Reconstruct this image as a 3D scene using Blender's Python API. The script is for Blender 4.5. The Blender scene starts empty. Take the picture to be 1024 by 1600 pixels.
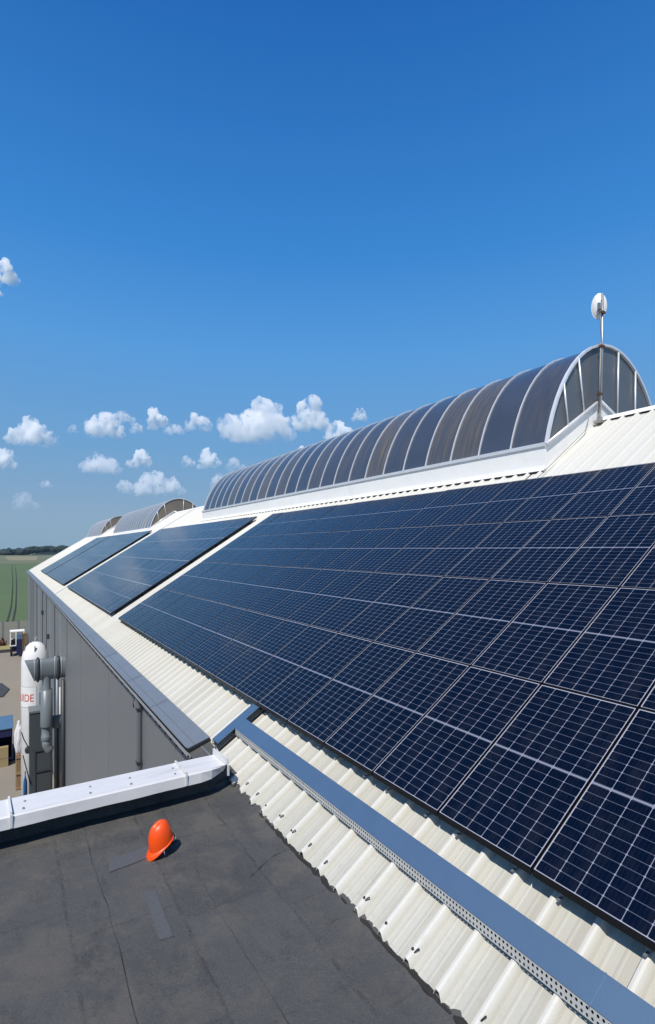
import bpy, bmesh, math, random
from mathutils import Vector, Matrix, noise
random.seed(7)
R = math.radians
scene = bpy.context.scene
COL = scene.collection
ZC = 15.5                      # height of the viewer above the yard; all builders below work relative to eye level

# ------------------------------------------------------------------ camera
cam = bpy.data.cameras.new("camera")
cam.sensor_fit = 'HORIZONTAL'
cam.sensor_width = 36.0
cam.lens = 36.0 * 808.2 / 1024.0
cam.shift_y = 59.2 / 1024.0
cam.clip_start = 0.05
cam.clip_end = 90000
camo = bpy.data.objects.new("camera", cam)
COL.objects.link(camo)
camo.location = (0, 0, ZC)
camo.rotation_euler = (R(90), 0, -0.5551)
scene.camera = camo

# ------------------------------------------------------------------ sky and sun
SUN = Vector((-0.78, -0.63, 1.42)).normalized()
world = bpy.data.worlds.new("World")
scene.world = world
world.use_nodes = True
wn = world.node_tree.nodes; wl = world.node_tree.links
bg = wn["Background"]
sky = wn.new("ShaderNodeTexSky")
sky.sky_type = 'NISHITA'
sky.sun_disc = False
sky.sun_elevation = math.asin(SUN.z)
sky.sun_rotation = math.atan2(SUN.x, SUN.y)
sky.altitude = 300
sky.air_density = 1.0
sky.dust_density = 0.6
sky.ozone_density = 3.0
hsv = wn.new("ShaderNodeHueSaturation")
hsv.inputs['Saturation'].default_value = 1.22
hsv.inputs['Value'].default_value = 1.0
wl.new(sky.outputs[0], hsv.inputs['Color'])
# clear early-summer sky: the atmosphere model blended with the measured colours by height above the horizon
wg = wn.new("ShaderNodeTexCoord"); wsep = wn.new("ShaderNodeSeparateXYZ")
wl.new(wg.outputs['Generated'], wsep.inputs[0])
wr = wn.new("ShaderNodeValToRGB"); wl.new(wsep.outputs[2], wr.inputs[0])
els = wr.color_ramp.elements
SKYC = [(0.0, (.225,.370,.510)), (0.065, (.238,.372,.540)), (0.18, (.165,.365,.630)), (0.355, (.098,.335,.735)), (0.494, (.046,.250,.665)), (0.727, (.017,.140,.480)), (1.0, (.011,.090,.360))]
while len(els) < len(SKYC): els.new(0.5)
for e, (p_, c_) in zip(els, SKYC):
    e.position = p_; e.color = (*c_, 1)
wsc = wn.new("ShaderNodeVectorMath"); wsc.operation = 'SCALE'; wsc.inputs['Scale'].default_value = 1/0.12
wl.new(wr.outputs[0], wsc.inputs[0])
wmix = wn.new("ShaderNodeMix"); wmix.data_type = 'RGBA'; wmix.inputs[0].default_value = 0.92
wl.new(hsv.outputs[0], wmix.inputs[6]); wl.new(wsc.outputs[0], wmix.inputs[7])
wl.new(wmix.outputs[2], bg.inputs['Color'])
bg.inputs['Strength'].default_value = 0.12
sun = bpy.data.lights.new("sun", 'SUN')
sun.energy = 4.6
sun.angle = R(0.5)
sun.color = (1.0, 0.945, 0.85)
suno = bpy.data.objects.new("sun", sun)
COL.objects.link(suno)
suno.rotation_euler = SUN.to_track_quat('Z', 'Y').to_euler()
suno.location = (0, 0, 60)
scene.view_settings.view_transform = 'Standard'
scene.view_settings.look = 'None'
scene.view_settings.exposure = 0.0
scene.view_settings.gamma = 1.0
scene.render.engine = 'CYCLES'
scene.cycles.volume_bounces = 24
scene.cycles.max_bounces = 24
scene.cycles.diffuse_bounces = 4
scene.cycles.glossy_bounces = 4

# ------------------------------------------------------------------ helpers
class MB:
    """collects geometry with material slots, then links it as one mesh object"""
    def __init__(s):
        s.v = []; s.f = []; s.m = []; s.sm = []
    def add(s, vs, fs, mi=0, smooth=False):
        b = len(s.v)
        s.v += [tuple(p) for p in vs]
        for f in fs:
            s.f.append(tuple(i + b for i in f)); s.m.append(mi); s.sm.append(smooth)
    def box(s, a, b, mi=0):
        x0, y0, z0 = a; x1, y1, z1 = b
        vs = [(x0,y0,z0),(x1,y0,z0),(x1,y1,z0),(x0,y1,z0),(x0,y0,z1),(x1,y0,z1),(x1,y1,z1),(x0,y1,z1)]
        s.add(vs, [(0,3,2,1),(4,5,6,7),(0,1,5,4),(1,2,6,5),(2,3,7,6),(3,0,4,7)], mi)
    def tube(s, path, r, n=10, mi=0, caps=True, sz=1.0, smooth=True):
        """round bar along a path; sz stretches the section vertically"""
        P = [Vector(p) for p in path]
        rs = r if isinstance(r, (list, tuple)) else [r] * len(P)
        vs = []; fs = []
        for i, p in enumerate(P):
            d = (P[min(i+1, len(P)-1)] - P[max(i-1, 0)]).normalized()
            up = Vector((0,0,1)) if abs(d.z) < 0.95 else Vector((1,0,0))
            u = d.cross(up).normalized(); w = u.cross(d).normalized()
            for k in range(n):
                t = 2*math.pi*k/n
                q = u*math.cos(t)*rs[i] + w*math.sin(t)*rs[i]
                q.z *= sz
                vs.append(p + q)
        for i in range(len(P)-1):
            for k in range(n):
                a = i*n+k; b = i*n+(k+1) % n
                fs.append((a, b, b+n, a+n))
        s.add(vs, fs, mi, smooth)
        if caps:
            base = len(s.v) - len(vs)
            s.f.append(tuple(base + k for k in reversed(range(n)))); s.m.append(mi); s.sm.append(False)
            e = base + (len(P)-1)*n
            s.f.append(tuple(e + k for k in range(n))); s.m.append(mi); s.sm.append(False)
    def lathe(s, c, prof, n=32, mi=0, smooth=True):
        """prof: list of (radius, z)"""
        vs = []; fs = []
        for r, z in prof:
            for k in range(n):
                t = 2*math.pi*k/n
                vs.append((c[0]+r*math.cos(t), c[1]+r*math.sin(t), c[2]+z))
        for i in range(len(prof)-1):
            for k in range(n):
                a = i*n+k; b = i*n+(k+1) % n
                fs.append((a, b, b+n, a+n))
        s.add(vs, fs, mi, smooth)
    def extrude_y(s, prof, y0, y1, mi=0, closed=False, caps=False):
        """prof: (x,z) polyline swept from y0 to y1"""
        n = len(prof)
        vs = [(x, y0, z) for x, z in prof] + [(x, y1, z) for x, z in prof]
        fs = [(i, (i+1) % n, (i+1) % n + n, i + n) for i in range(n if closed else n-1)]
        if caps:
            fs += [tuple(range(n-1, -1, -1)), tuple(range(n, 2*n))]
        s.add(vs, fs, mi)
    def extrude_x(s, prof, x0, x1, mi=0, closed=True, caps=True):
        n = len(prof)
        vs = [(x0, y, z) for y, z in prof] + [(x1, y, z) for y, z in prof]
        fs = [(i, (i+1) % n, (i+1) % n + n, i + n) for i in range(n if closed else n-1)]
        if caps:
            fs += [tuple(range(n-1, -1, -1)), tuple(range(n, 2*n))]
        s.add(vs, fs, mi)
    def mesh(s, name, mats):
        me = bpy.data.meshes.new(name)
        me.from_pydata(s.v, [], s.f)
        for m in (mats if isinstance(mats, (list, tuple)) else [mats]):
            me.materials.append(m)
        me.polygons.foreach_set("material_index", s.m)
        me.polygons.foreach_set("use_smooth", s.sm)
        bm = bmesh.new(); bm.from_mesh(me)
        bmesh.ops.recalc_face_normals(bm, faces=bm.faces)
        bm.to_mesh(me); bm.free()
        me.update()
        return me
    def build(s, name, mats, parent=None, loc=None):
        o = bpy.data.objects.new(name, s.mesh(name, mats))
        COL.objects.link(o)
        if parent: o.parent = parent
        if loc: o.location = loc
        return o

def tag(o, label=None, cat=None, group=None, kind=None):
    if label: o["label"] = label
    if cat: o["category"] = cat
    if group: o["group"] = group
    if kind: o["kind"] = kind
    return o
def thing(name, label, cat, loc=(0, 0, 0), group=None):
    o = bpy.data.objects.new(name, None)
    o.empty_display_size = 0.2
    COL.objects.link(o)
    o.location = loc
    return tag(o, label, cat, group)
def shift(mb, d):
    mb.v = [(x-d[0], y-d[1], z-d[2]) for x, y, z in mb.v]
    return mb
def bevel(o, w, seg=2, ang=40):
    m = o.modifiers.new("edge", 'BEVEL'); m.width = w; m.segments = seg
    m.limit_method = 'ANGLE'; m.angle_limit = R(ang)
    return o

# ------------------------------------------------------------------ materials
def new_mat(name):
    m = bpy.data.materials.new(name); m.use_nodes = True
    nt = m.node_tree
    return m, nt, nt.nodes, nt.links, nt.nodes["Principled BSDF"]
def N(nt, kind, **kw):
    n = nt.nodes.new(kind)
    for k, v in kw.items(): setattr(n, k, v)
    return n
def M(nt, op, a, b=None, c=None, clamp=False):
    n = nt.nodes.new("ShaderNodeMath"); n.operation = op; n.use_clamp = clamp
    for i, x in enumerate((a, b, c)):
        if x is None: continue
        if isinstance(x, (int, float)): n.inputs[i].default_value = x
        else: nt.links.new(x, n.inputs[i])
    return n.outputs[0]
def MIX(nt, fac, a, b):
    n = nt.nodes.new("ShaderNodeMix"); n.data_type = 'RGBA'
    for sock, x in ((n.inputs[0], fac), (n.inputs[6], a), (n.inputs[7], b)):
        if isinstance(x, (int, float)): sock.default_value = x
        elif isinstance(x, tuple): sock.default_value = (*x, 1)
        else: nt.links.new(x, sock)
    return n.outputs[2]
def NOISE(nt, vec, scale, detail=4, rough=0.55, sc=None):
    if sc:
        mp = nt.nodes.new("ShaderNodeMapping"); mp.inputs['Scale'].default_value = sc
        nt.links.new(vec, mp.inputs[0]); vec = mp.outputs[0]
    n = nt.nodes.new("ShaderNodeTexNoise"); n.inputs['Scale'].default_value = scale
    n.inputs['Detail'].default_value = detail; n.inputs['Roughness'].default_value = rough
    nt.links.new(vec, n.inputs['Vector'])
    return n.outputs['Fac']
def RAMP(nt, fac, lo, hi):
    n = nt.nodes.new("ShaderNodeMapRange"); n.inputs[1].default_value = lo; n.inputs[2].default_value = hi
    n.clamp = True
    nt.links.new(fac, n.inputs[0])
    return n.outputs[0]
def COORD(nt, which='Object'):
    return nt.nodes.new("ShaderNodeTexCoord").outputs[which]
def BUMP(nt, bsdf, h, strength=0.3, dist=0.01):
    b = nt.nodes.new("ShaderNodeBump"); b.inputs['Strength'].default_value = strength
    b.inputs['Distance'].default_value = dist
    nt.links.new(h, b.inputs['Height']); nt.links.new(b.outputs[0], bsdf.inputs['Normal'])
def simple(name, c, rough=0.6, metal=0.0, var=0.25, scale=3.0, bump=0.0, sc=None, dirt=None, spec=None):
    """base colour with uneven wear: c varied by noise, optional dirt colour in large patches"""
    m, nt, n, l, b = new_mat(name)
    co = COORD(nt)
    f = NOISE(nt, co, scale, 6, 0.6, sc)
    col = MIX(nt, f, tuple(x*(1-var) for x in c), tuple(min(1, x*(1+var)) for x in c))
    if dirt:
        g = RAMP(nt, NOISE(nt, co, scale*0.7, 5, 0.65, sc), 0.52, 0.75)
        col = MIX(nt, M(nt, 'MULTIPLY', g, 0.7), col, dirt)
    l.new(col, b.inputs['Base Color'])
    b.inputs['Roughness'].default_value = rough
    b.inputs['Metallic'].default_value = metal
    if spec is not None: b.inputs['Specular IOR Level'].default_value = spec
    if bump: BUMP(nt, b, NOISE(nt, co, scale*6, 4), bump, 0.01)
    return m

RIB, RIB0, HALL_Y = 0.3453, 0.06, 40.0
def roof_sheet_mat():
    m, nt, n, l, b = new_mat("weathered white roof sheet")
    co = COORD(nt)
    sep = N(nt, "ShaderNodeSeparateXYZ"); l.new(co, sep.inputs[0])
    sheet = M(nt, 'FLOOR', M(nt, 'DIVIDE', M(nt, 'ADD', sep.outputs[1], 0.05), 1.035))
    wn_ = N(nt, "ShaderNodeTexWhiteNoise", noise_dimensions='1D'); l.new(sheet, wn_.inputs['W'])
    base = MIX(nt, wn_.outputs[0], (0.455, 0.44, 0.38), (0.525, 0.51, 0.45))
    streak = RAMP(nt, NOISE(nt, co, 5, 6, 0.68, (0.18, 5.0, 0.18)), 0.42, 0.72)
    base = MIX(nt, M(nt, 'MULTIPLY', streak, 0.60), base, (0.46, 0.445, 0.375))
    patch = RAMP(nt, NOISE(nt, co, 1.1, 6, 0.7), 0.50, 0.80)
    base = MIX(nt, M(nt, 'MULTIPLY', patch, 0.22), base, (0.45, 0.43, 0.37))
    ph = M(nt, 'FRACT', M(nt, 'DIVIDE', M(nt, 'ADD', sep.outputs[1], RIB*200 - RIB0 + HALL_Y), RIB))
    beside = M(nt, 'MULTIPLY', RAMP(nt, ph, 0.10, 0.17), RAMP(nt, ph, 0.46, 0.30))  # shaded side of each rib, painted in as a grey band
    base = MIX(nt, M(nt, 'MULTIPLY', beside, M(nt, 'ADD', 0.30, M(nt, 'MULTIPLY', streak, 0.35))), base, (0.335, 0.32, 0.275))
    crest = M(nt, 'MAXIMUM', RAMP(nt, ph, 0.10, 0.05), RAMP(nt, ph, 0.86, 0.93))  # lit rib tops, painted lighter
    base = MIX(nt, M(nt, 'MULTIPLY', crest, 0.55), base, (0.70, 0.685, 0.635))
    base = MIX(nt, M(nt, 'MULTIPLY', RAMP(nt, sep.outputs[0], 2.0, 6.0), 0.48), base, (0.74, 0.73, 0.69))   # lighter towards the ridge
    low = RAMP(nt, sep.outputs[0], 0.6, 0.0)                      # lichen and grime gather at the eave
    grime = RAMP(nt, NOISE(nt, co, 14, 6, 0.75), 0.52, 0.70)
    base = MIX(nt, M(nt, 'MULTIPLY', M(nt, 'MULTIPLY', grime, low), 0.30), base, (0.22, 0.20, 0.16))
    speck = RAMP(nt, NOISE(nt, co, 60, 3, 0.6), 0.70, 0.76)
    base = MIX(nt, M(nt, 'MULTIPLY', speck, 0.35), base, (0.2, 0.18, 0.15))
    l.new(base, b.inputs['Base Color'])
    b.inputs['Roughness'].default_value = 0.62
    BUMP(nt, b, NOISE(nt, co, 40, 4), 0.05, 0.01)
    return m

def bitumen_mat():
    m, nt, n, l, b = new_mat("mineral bitumen felt")
    co = COORD(nt)
    big = NOISE(nt, co, 0.9, 6, 0.6)
    col = MIX(nt, RAMP(nt, big, 0.3, 0.7), (0.045, 0.047, 0.048), (0.072, 0.073, 0.073))
    sep = N(nt, "ShaderNodeSeparateXYZ"); l.new(co, sep.inputs[0])
    wob = M(nt, 'MULTIPLY', M(nt, 'SUBTRACT', NOISE(nt, co, 3.0, 4), 0.5), 0.06)
    sx_ = M(nt, 'DIVIDE', M(nt, 'ADD', M(nt, 'ADD', sep.outputs[0], 10.0-0.785), wob), 0.895)
    strip = M(nt, 'FLOOR', sx_)
    w1 = N(nt, "ShaderNodeTexWhiteNoise", noise_dimensions='1D'); l.new(strip, w1.inputs['W'])
    sy_ = M(nt, 'ADD', M(nt, 'DIVIDE', M(nt, 'ADD', sep.outputs[1], wob), 1.35), M(nt, 'MULTIPLY', w1.outputs[0], 7.3))
    lap = M(nt, 'FLOOR', sy_)
    w2 = N(nt, "ShaderNodeTexWhiteNoise", noise_dimensions='2D')
    cmb = N(nt, "ShaderNodeCombineXYZ"); l.new(strip, cmb.inputs[0]); l.new(lap, cmb.inputs[1]); l.new(cmb.outputs[0], w2.inputs['Vector'])
    col = MIX(nt, w2.outputs[0], MIX(nt, 0.22, col, (0.03, 0.031, 0.033)), MIX(nt, 0.25, col, (0.115, 0.115, 0.112)))
    e1 = M(nt, 'ABSOLUTE', M(nt, 'SUBTRACT', M(nt, 'FRACT', sx_), 0.5)); e2 = M(nt, 'ABSOLUTE', M(nt, 'SUBTRACT', M(nt, 'FRACT', sy_), 0.5))
    wear = RAMP(nt, NOISE(nt, co, 7.0, 6, 0.75), 0.40, 0.62)
    seam = M(nt, 'MULTIPLY', M(nt, 'MAXIMUM', RAMP(nt, e1, 0.470, 0.497), M(nt, 'MULTIPLY', RAMP(nt, e2, 0.480, 0.497), 0.7)), wear)
    dust = RAMP(nt, NOISE(nt, co, 1.7, 7, 0.7), 0.48, 0.62)
    col = MIX(nt, M(nt, 'MULTIPLY', dust, 0.85), col, (0.112, 0.101, 0.086))
    dust2 = RAMP(nt, NOISE(nt, co, 4.3, 6, 0.7, (1, .5, 1)), 0.53, 0.68)
    col = MIX(nt, M(nt, 'MULTIPLY', dust2, 0.6), col, (0.026, 0.026, 0.028))
    col = MIX(nt, M(nt, 'MULTIPLY', seam, 0.65), col, (0.020, 0.020, 0.021))
    grain = NOISE(nt, co, 75, 4, 0.85)
    col = MIX(nt, M(nt, 'MULTIPLY', RAMP(nt, grain, 0.38, 0.68), 0.75), col, (0.125, 0.126, 0.126))
    peb = RAMP(nt, NOISE(nt, co, 38, 2, 0.5), 0.76, 0.80)
    col = MIX(nt, M(nt, 'MULTIPLY', peb, 0.5), col, (0.28, 0.27, 0.24))
    l.new(col, b.inputs['Base Color'])
    b.inputs['Roughness'].default_value = 0.85
    b.inputs['Specular IOR Level'].default_value = 0.3
    h = M(nt, 'ADD', M(nt, 'MULTIPLY', grain, 0.6), M(nt, 'MULTIPLY', NOISE(nt, co, 5, 6, 0.6), 1.6))
    h = M(nt, 'SUBTRACT', h, M(nt, 'MULTIPLY', seam, 0.5))
    BUMP(nt, b, h, 0.7, 0.025)
    return m

PW, PL = 1.032, 1.577          # module width (along the ridge) and plan length up the slope
def solar_mat():
    m, nt, n, l, b = new_mat("half-cut silicon cells under glass")
    co = COORD(nt)
    sep = N(nt, "ShaderNodeSeparateXYZ"); l.new(co, sep.inputs[0])
    X, Y = sep.outputs[0], sep.outputs[1]
    mg = 0.012
    u = M(nt, 'MULTIPLY', M(nt, 'DIVIDE', M(nt, 'SUBTRACT', Y, mg), PW-2*mg), 6.0)
    # two halves of ten half cells with a wider bar between them
    mid = M(nt, 'ABSOLUTE', M(nt, 'SUBTRACT', X, PL/2))
    v = M(nt, 'MULTIPLY', M(nt, 'DIVIDE', M(nt, 'SUBTRACT', mid, 0.011), PL/2-mg-0.011), 10.0)
    du = M(nt, 'ABSOLUTE', M(nt, 'SUBTRACT', M(nt, 'FRACT', u), 0.5))
    dv = M(nt, 'ABSOLUTE', M(nt, 'SUBTRACT', M(nt, 'FRACT', v), 0.5))
    lu = M(nt, 'GREATER_THAN', du, 0.5 - 0.016)
    lv = M(nt, 'GREATER_THAN', dv, 0.5 - 0.030)
    # the clipped cell corners leave a small pale lozenge at each crossing
    loz = M(nt, 'GREATER_THAN', M(nt, 'ADD', M(nt, 'MULTIPLY', du, 2.1), dv), 0.5*3.1-0.125)
    ex = M(nt, 'GREATER_THAN', M(nt, 'ABSOLUTE', M(nt, 'SUBTRACT', Y, PW/2)), PW/2-mg)
    ey = M(nt, 'GREATER_THAN', M(nt, 'ABSOLUTE', M(nt, 'SUBTRACT', X, PL/2)), PL/2-mg)
    md = M(nt, 'LESS_THAN', mid, 0.007)
    strong = M(nt, 'MAXIMUM', M(nt, 'MAXIMUM', ex, ey), M(nt, 'MAXIMUM', md, M(nt, 'MAXIMUM', lu, loz)))
    # thin bus wires, five to a cell, running up the slope
    bw = M(nt, 'GREATER_THAN', M(nt, 'ABSOLUTE', M(nt, 'SUBTRACT', M(nt, 'FRACT', M(nt, 'MULTIPLY', u, 5.0)), 0.5)), 0.5-0.03)
    tone = NOISE(nt, co, 2.0, 3)
    cell = MIX(nt, tone, (0.0012, 0.0030, 0.0105), (0.0018, 0.0050, 0.0165))
    c = MIX(nt, M(nt, 'MULTIPLY', bw, 0.035), cell, (0.25, 0.27, 0.33))
    c = MIX(nt, M(nt, 'MULTIPLY', lv, 0.24), c, (0.34, 0.38, 0.50))
    c = MIX(nt, M(nt, 'MULTIPLY', strong, 0.55), c, (0.40, 0.42, 0.52))
    c = MIX(nt, M(nt, 'MULTIPLY', M(nt, 'MAXIMUM', ex, ey), 0.8), c, (0.42, 0.43, 0.50))
    dust = RAMP(nt, NOISE(nt, COORD(nt), 3.5, 6, 0.7, (0.5, 2, 1)), 0.45, 0.8)
    c = MIX(nt, M(nt, 'MULTIPLY', dust, 0.022), c, (0.5, 0.48, 0.42))
    l.new(c, b.inputs['Base Color'])
    b.inputs['Roughness'].default_value = 0.13
    b.inputs['IOR'].default_value = 1.33
    b.inputs['Specular IOR Level'].default_value = 0.5
    return m

def glazing_mat(name, c, stain, amount, rough=0.16, run=(1.0, 9.0, 0.35)):
    m, nt, n, l, b = new_mat(name)
    co = COORD(nt)
    st = RAMP(nt, NOISE(nt, co, 1.3, 6, 0.65, run), 0.46, 0.72)
    sp_ = N(nt, "ShaderNodeSeparateXYZ"); l.new(co, sp_.inputs[0])
    pw = N(nt, "ShaderNodeTexWhiteNoise", noise_dimensions='1D'); l.new(M(nt, 'FLOOR', M(nt, 'DIVIDE', sp_.outputs[1], 1.0408)), pw.inputs['W'])
    st = M(nt, 'MULTIPLY', st, RAMP(nt, pw.outputs[0], 0.35, 1.0))
    base = MIX(nt, NOISE(nt, co, 0.8, 4), tuple(x*0.75 for x in c), tuple(x*1.25 for x in c))
    base = MIX(nt, M(nt, 'MULTIPLY', RAMP(nt, pw.outputs[0], 0.55, 0.95), 0.75), base, (c[0]*1.75, c[1]*1.4, c[2]*0.95))
    l.new(MIX(nt, M(nt, 'MULTIPLY', st, amount), base, stain), b.inputs['Base Color'])
    b.inputs['Roughness'].default_value = rough
    r = M(nt, 'ADD', M(nt, 'MULTIPLY', st, 0.35), rough)
    l.new(r, b.inputs['Roughness'])
    b.inputs['Specular IOR Level'].default_value = 0.5
    BUMP(nt, b, NOISE(nt, co, 1.6, 3), 0.25, 0.05)
    return m

MAT = {}
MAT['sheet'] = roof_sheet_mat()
MAT['bitumen'] = bitumen_mat()
MAT['solar'] = solar_mat()
MAT['frame'] = simple("black anodised frame", (0.012, 0.012, 0.014), 0.38, 0.3, 0.2)
MAT['alu'] = simple("bare aluminium", (0.55, 0.56, 0.58), 0.38, 0.85, 0.12, 8)
MAT['galv'] = simple("galvanised lid", (0.185, 0.285, 0.385), 0.40, 0.72, 0.10, 4, 0.04)
MAT['galvside'] = simple("galvanised perforated side", (0.60, 0.60, 0.58), 0.55, 0.25, 0.12, 6)
MAT['coping'] = simple("chalky white coping sheet", (0.66, 0.655, 0.65), 0.50, 0.05, 0.10, 2.5, 0.06, (0.5, 3, 1), (0.45, 0.45, 0.46))
MAT['white'] = simple("white painted metal", (0.90, 0.89, 0.86), 0.5, 0, 0.06, 2.0, 0.03, None, (0.82, 0.81, 0.77))
MAT['glaze'] = glazing_mat("smoked vault glazing", (0.056, 0.070, 0.100), (0.20, 0.150, 0.095), 0.80)
MAT['glazepale'] = glazing_mat("sky-pale vault glazing", (0.16, 0.19, 0.24), (0.26, 0.20, 0.13), 0.6, 0.3)  # grazing sky reflection put into the pale base colour
MAT['gable'] = glazing_mat("grey end glazing", (0.105, 0.118, 0.135), (0.16, 0.13, 0.09), 0.6, 0.3, (3.0, 3.0, 0.4))
MAT['gablebrown'] = glazing_mat("browned end glazing", (0.175, 0.155, 0.125), (0.24, 0.18, 0.11), 0.6, 0.4, (3, 3, 0.4))
MAT['bar'] = simple("glazing bar aluminium", (0.74, 0.75, 0.77), 0.35, 0.25, 0.12, 5)
MAT['dark'] = simple("dark rubber", (0.015, 0.015, 0.017), 0.7)
MAT['rust'] = simple("rusted steel", (0.11, 0.055, 0.03), 0.8, 0.2, 0.4, 9)
MAT['wallnear'] = simple("grey wall cladding", (0.186, 0.191, 0.195), 0.48, 0.0, 0.07, 0.5, 0.05, (1, 1, 0.2))
MAT['wallfar'] = simple("blue grey wall cladding", (0.185, 0.195, 0.203), 0.55, 0.0, 0.10, 0.6, 0.05, (1, 1, 0.2))
MAT['gutter'] = simple("grey gutter sheet", (0.195, 0.215, 0.24), 0.42, 0.2, 0.12, 2.0, 0.03)
MAT['gutterlight'] = simple("pale gutter face", (0.40, 0.41, 0.42), 0.5, 0.2, 0.12, 2.0)
MAT['duct'] = simple("grey duct plastic", (0.16, 0.185, 0.20), 0.42, 0.1, 0.15, 1.5)
MAT['ductdark'] = simple("dark duct flange", (0.04, 0.047, 0.055), 0.5, 0.1, 0.2, 4)
MAT['cabinet'] = simple("dark grey cabinet paint", (0.060, 0.072, 0.080), 0.5, 0.1, 0.15, 1.0)
MAT['tank'] = simple("white tank paint", (0.80, 0.80, 0.79), 0.35, 0, 0.04, 1.0, 0, None, (0.66, 0.66, 0.64))
MAT['red'] = simple("red lettering", (0.55, 0.05, 0.035), 0.5)
MAT['blue'] = simple("blue paint", (0.012, 0.10, 0.26), 0.45, 0, 0.2, 2)
MAT['navy'] = simple("navy paint", (0.010, 0.016, 0.07), 0.45, 0, 0.2, 2)
MAT['steelblue'] = simple("sky-pale blue lid", (0.085, 0.17, 0.28), 0.45, 0.1, 0.2, 1.2)  # sky reflection put into the lid's light blue
MAT['tan'] = simple("cardboard", (0.33, 0.25, 0.13), 0.8, 0, 0.2, 3)
MAT['bag'] = simple("white woven bag", (0.66, 0.65, 0.66), 0.8, 0, 0.12, 3, 0.3)
MAT['wood'] = simple("brown pallet wood", (0.16, 0.095, 0.055), 0.85, 0, 0.4, 3, 0.2)
MAT['palewood'] = simple("raw pallet wood", (0.30, 0.20, 0.11), 0.85, 0, 0.35, 3, 0.2)
MAT['yard'] = simple("worn concrete yard", (0.245, 0.215, 0.175), 0.9, 0, 0.14, 0.12, 0.1, None, (0.175, 0.165, 0.150))
MAT['ground'] = simple("grassland", (0.085, 0.105, 0.045), 0.95, 0, 0.2, 0.004)
MAT['crop'] = simple("young cereal crop", (0.088, 0.128, 0.046), 0.95, 0, 0.14, 0.05, 0, (1, 0.35, 1))
MAT['meadow'] = simple("far meadow", (0.135, 0.145, 0.075), 0.95, 0, 0.22, 0.006)
MAT['stubble'] = simple("dry tan field", (0.24, 0.205, 0.12), 0.95, 0, 0.15, 0.02)
MAT['track'] = simple("bare wheel tracks", (0.022, 0.026, 0.020), 0.95)
MAT['drygrass'] = simple("dry yellow verge", (0.30, 0.26, 0.10), 0.95, 0, 0.35, 0.8, 0.3)
MAT['panelwall'] = simple("pale concrete panels", (0.30, 0.295, 0.27), 0.9, 0, 0.15, 0.5)
MAT['hat'] = simple("orange safety plastic", (0.90, 0.080, 0.003), 0.42, 0, 0.05, 4, 0.02, None, (0.72, 0.085, 0.015))
MAT['strap'] = simple("black strap", (0.010, 0.010, 0.011), 0.6)
MAT['clip'] = simple("grey white clip", (0.55, 0.57, 0.58), 0.45)
MAT['yardshadow'] = simple("yard shadow tone", (0.045, 0.050, 0.056), 0.75, 0, 0.2, 0.6)
MAT['foliage'] = simple("distant wood foliage", (0.018, 0.034, 0.030), 0.95, 0, 0.45, 0.05)

SL, XB, ZB = 0.6454, 3.5237, -2.5309
def rz(x, off=0.0): return ZB + SL*(x-XB) + off       # plane of the panel tops; roof lies below it
PAN, CREST = -0.265, -0.190
RIB, RIB0 = 0.3453, 0.06
RIDGE = 13.0
YFAR = 92.0
ZFLAT = -3.35
ZG = -ZC

# ------------------------------------------------------------------ ground
g = MB(); g.add([(-4000,-4000,ZG),(4000,-4000,ZG),(4000,4000,ZG),(-4000,4000,ZG)], [(0,1,2,3)])
tag(g.build("ground", MAT['ground']), kind="structure")
g = MB(); g.add([(-160,-60,ZG+.01),(40,-60,ZG+.01),(40,92,ZG+.01),(-160,94,ZG+.01)], [(0,1,2,3)])
tag(g.build("yard", MAT['yard']), kind="structure")
g = MB(); g.box((-160,92.4,ZG),(2.4,98,ZG+.25), 0)
tag(g.build("verge", MAT['drygrass']), kind="structure")
g = MB(); g.box((-160,91.8,ZG),(2.3,92.37,ZG+.42), 0)
tag(g.build("kerb", simple("shadow-dark kerb", (0.06,0.055,0.065), 0.9)), kind="structure")  # shadow line along the verge put into the kerb's dark colour
g = MB()
fv = []; fx = [-900 + 25*i for i in range(73)]; fy = [104, 140, 190, 260, 340, 430, 520, 610, 650]
for y in fy:
    for x in fx:
        yy = y + (noise.noise((x*0.006, 3, 0))*18 if y > 600 else 0)
        fv.append((x, yy, ZG + .03))
W = len(fx)
g.add(fv, [(j*W+i, j*W+i+1, (j+1)*W+i+1, (j+1)*W+i) for j in range(len(fy)-1) for i in range(W-1)])
tag(g.build("crop_field", MAT['crop']), kind="structure")
g = MB(); g.add([(-1500,672,ZG+.02),(1500,660,ZG+.02),(1500,2300,ZG+.02),(-1500,2300,ZG+.02)], [(0,1,2,3)])
tag(g.build("meadow_field", MAT['meadow']), kind="structure")
g = MB(); g.add([(2,900,ZG+.06),(38,880,ZG+.06),(62,1420,ZG+.06),(-4,1460,ZG+.06)], [(0,1,2,3)])
tag(g.build("stubble_field", MAT['stubble']), kind="structure")
def ribbon(name, pts, w, z, mat):
    P = []
    for i in range(len(pts)-1):
        for k in range(8):
            t = k/8; P.append(Vector(pts[i]).lerp(Vector(pts[i+1]), t))
    P.append(Vector(pts[-1]))
    for _ in range(10):
        P = [P[0]] + [(P[i-1]+P[i]*2+P[i+1])/4 for i in range(1, len(P)-1)] + [P[-1]]
    vs = []
    for i, p in enumerate(P):
        d = (P[min(i+1, len(P)-1)] - P[max(0, i-1)]).normalized()
        nn = Vector((d.y, -d.x))
        ww = w*(0.85+0.3*random.random())
        vs += [(p.x-nn.x*ww, p.y-nn.y*ww, z), (p.x+nn.x*ww, p.y+nn.y*ww, z)]
    b = MB(); b.add(vs, [(2*i, 2*i+1, 2*i+3, 2*i+2) for i in range(len(P)-1)])
    return tag(b.build(name, mat), kind="structure")
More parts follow.
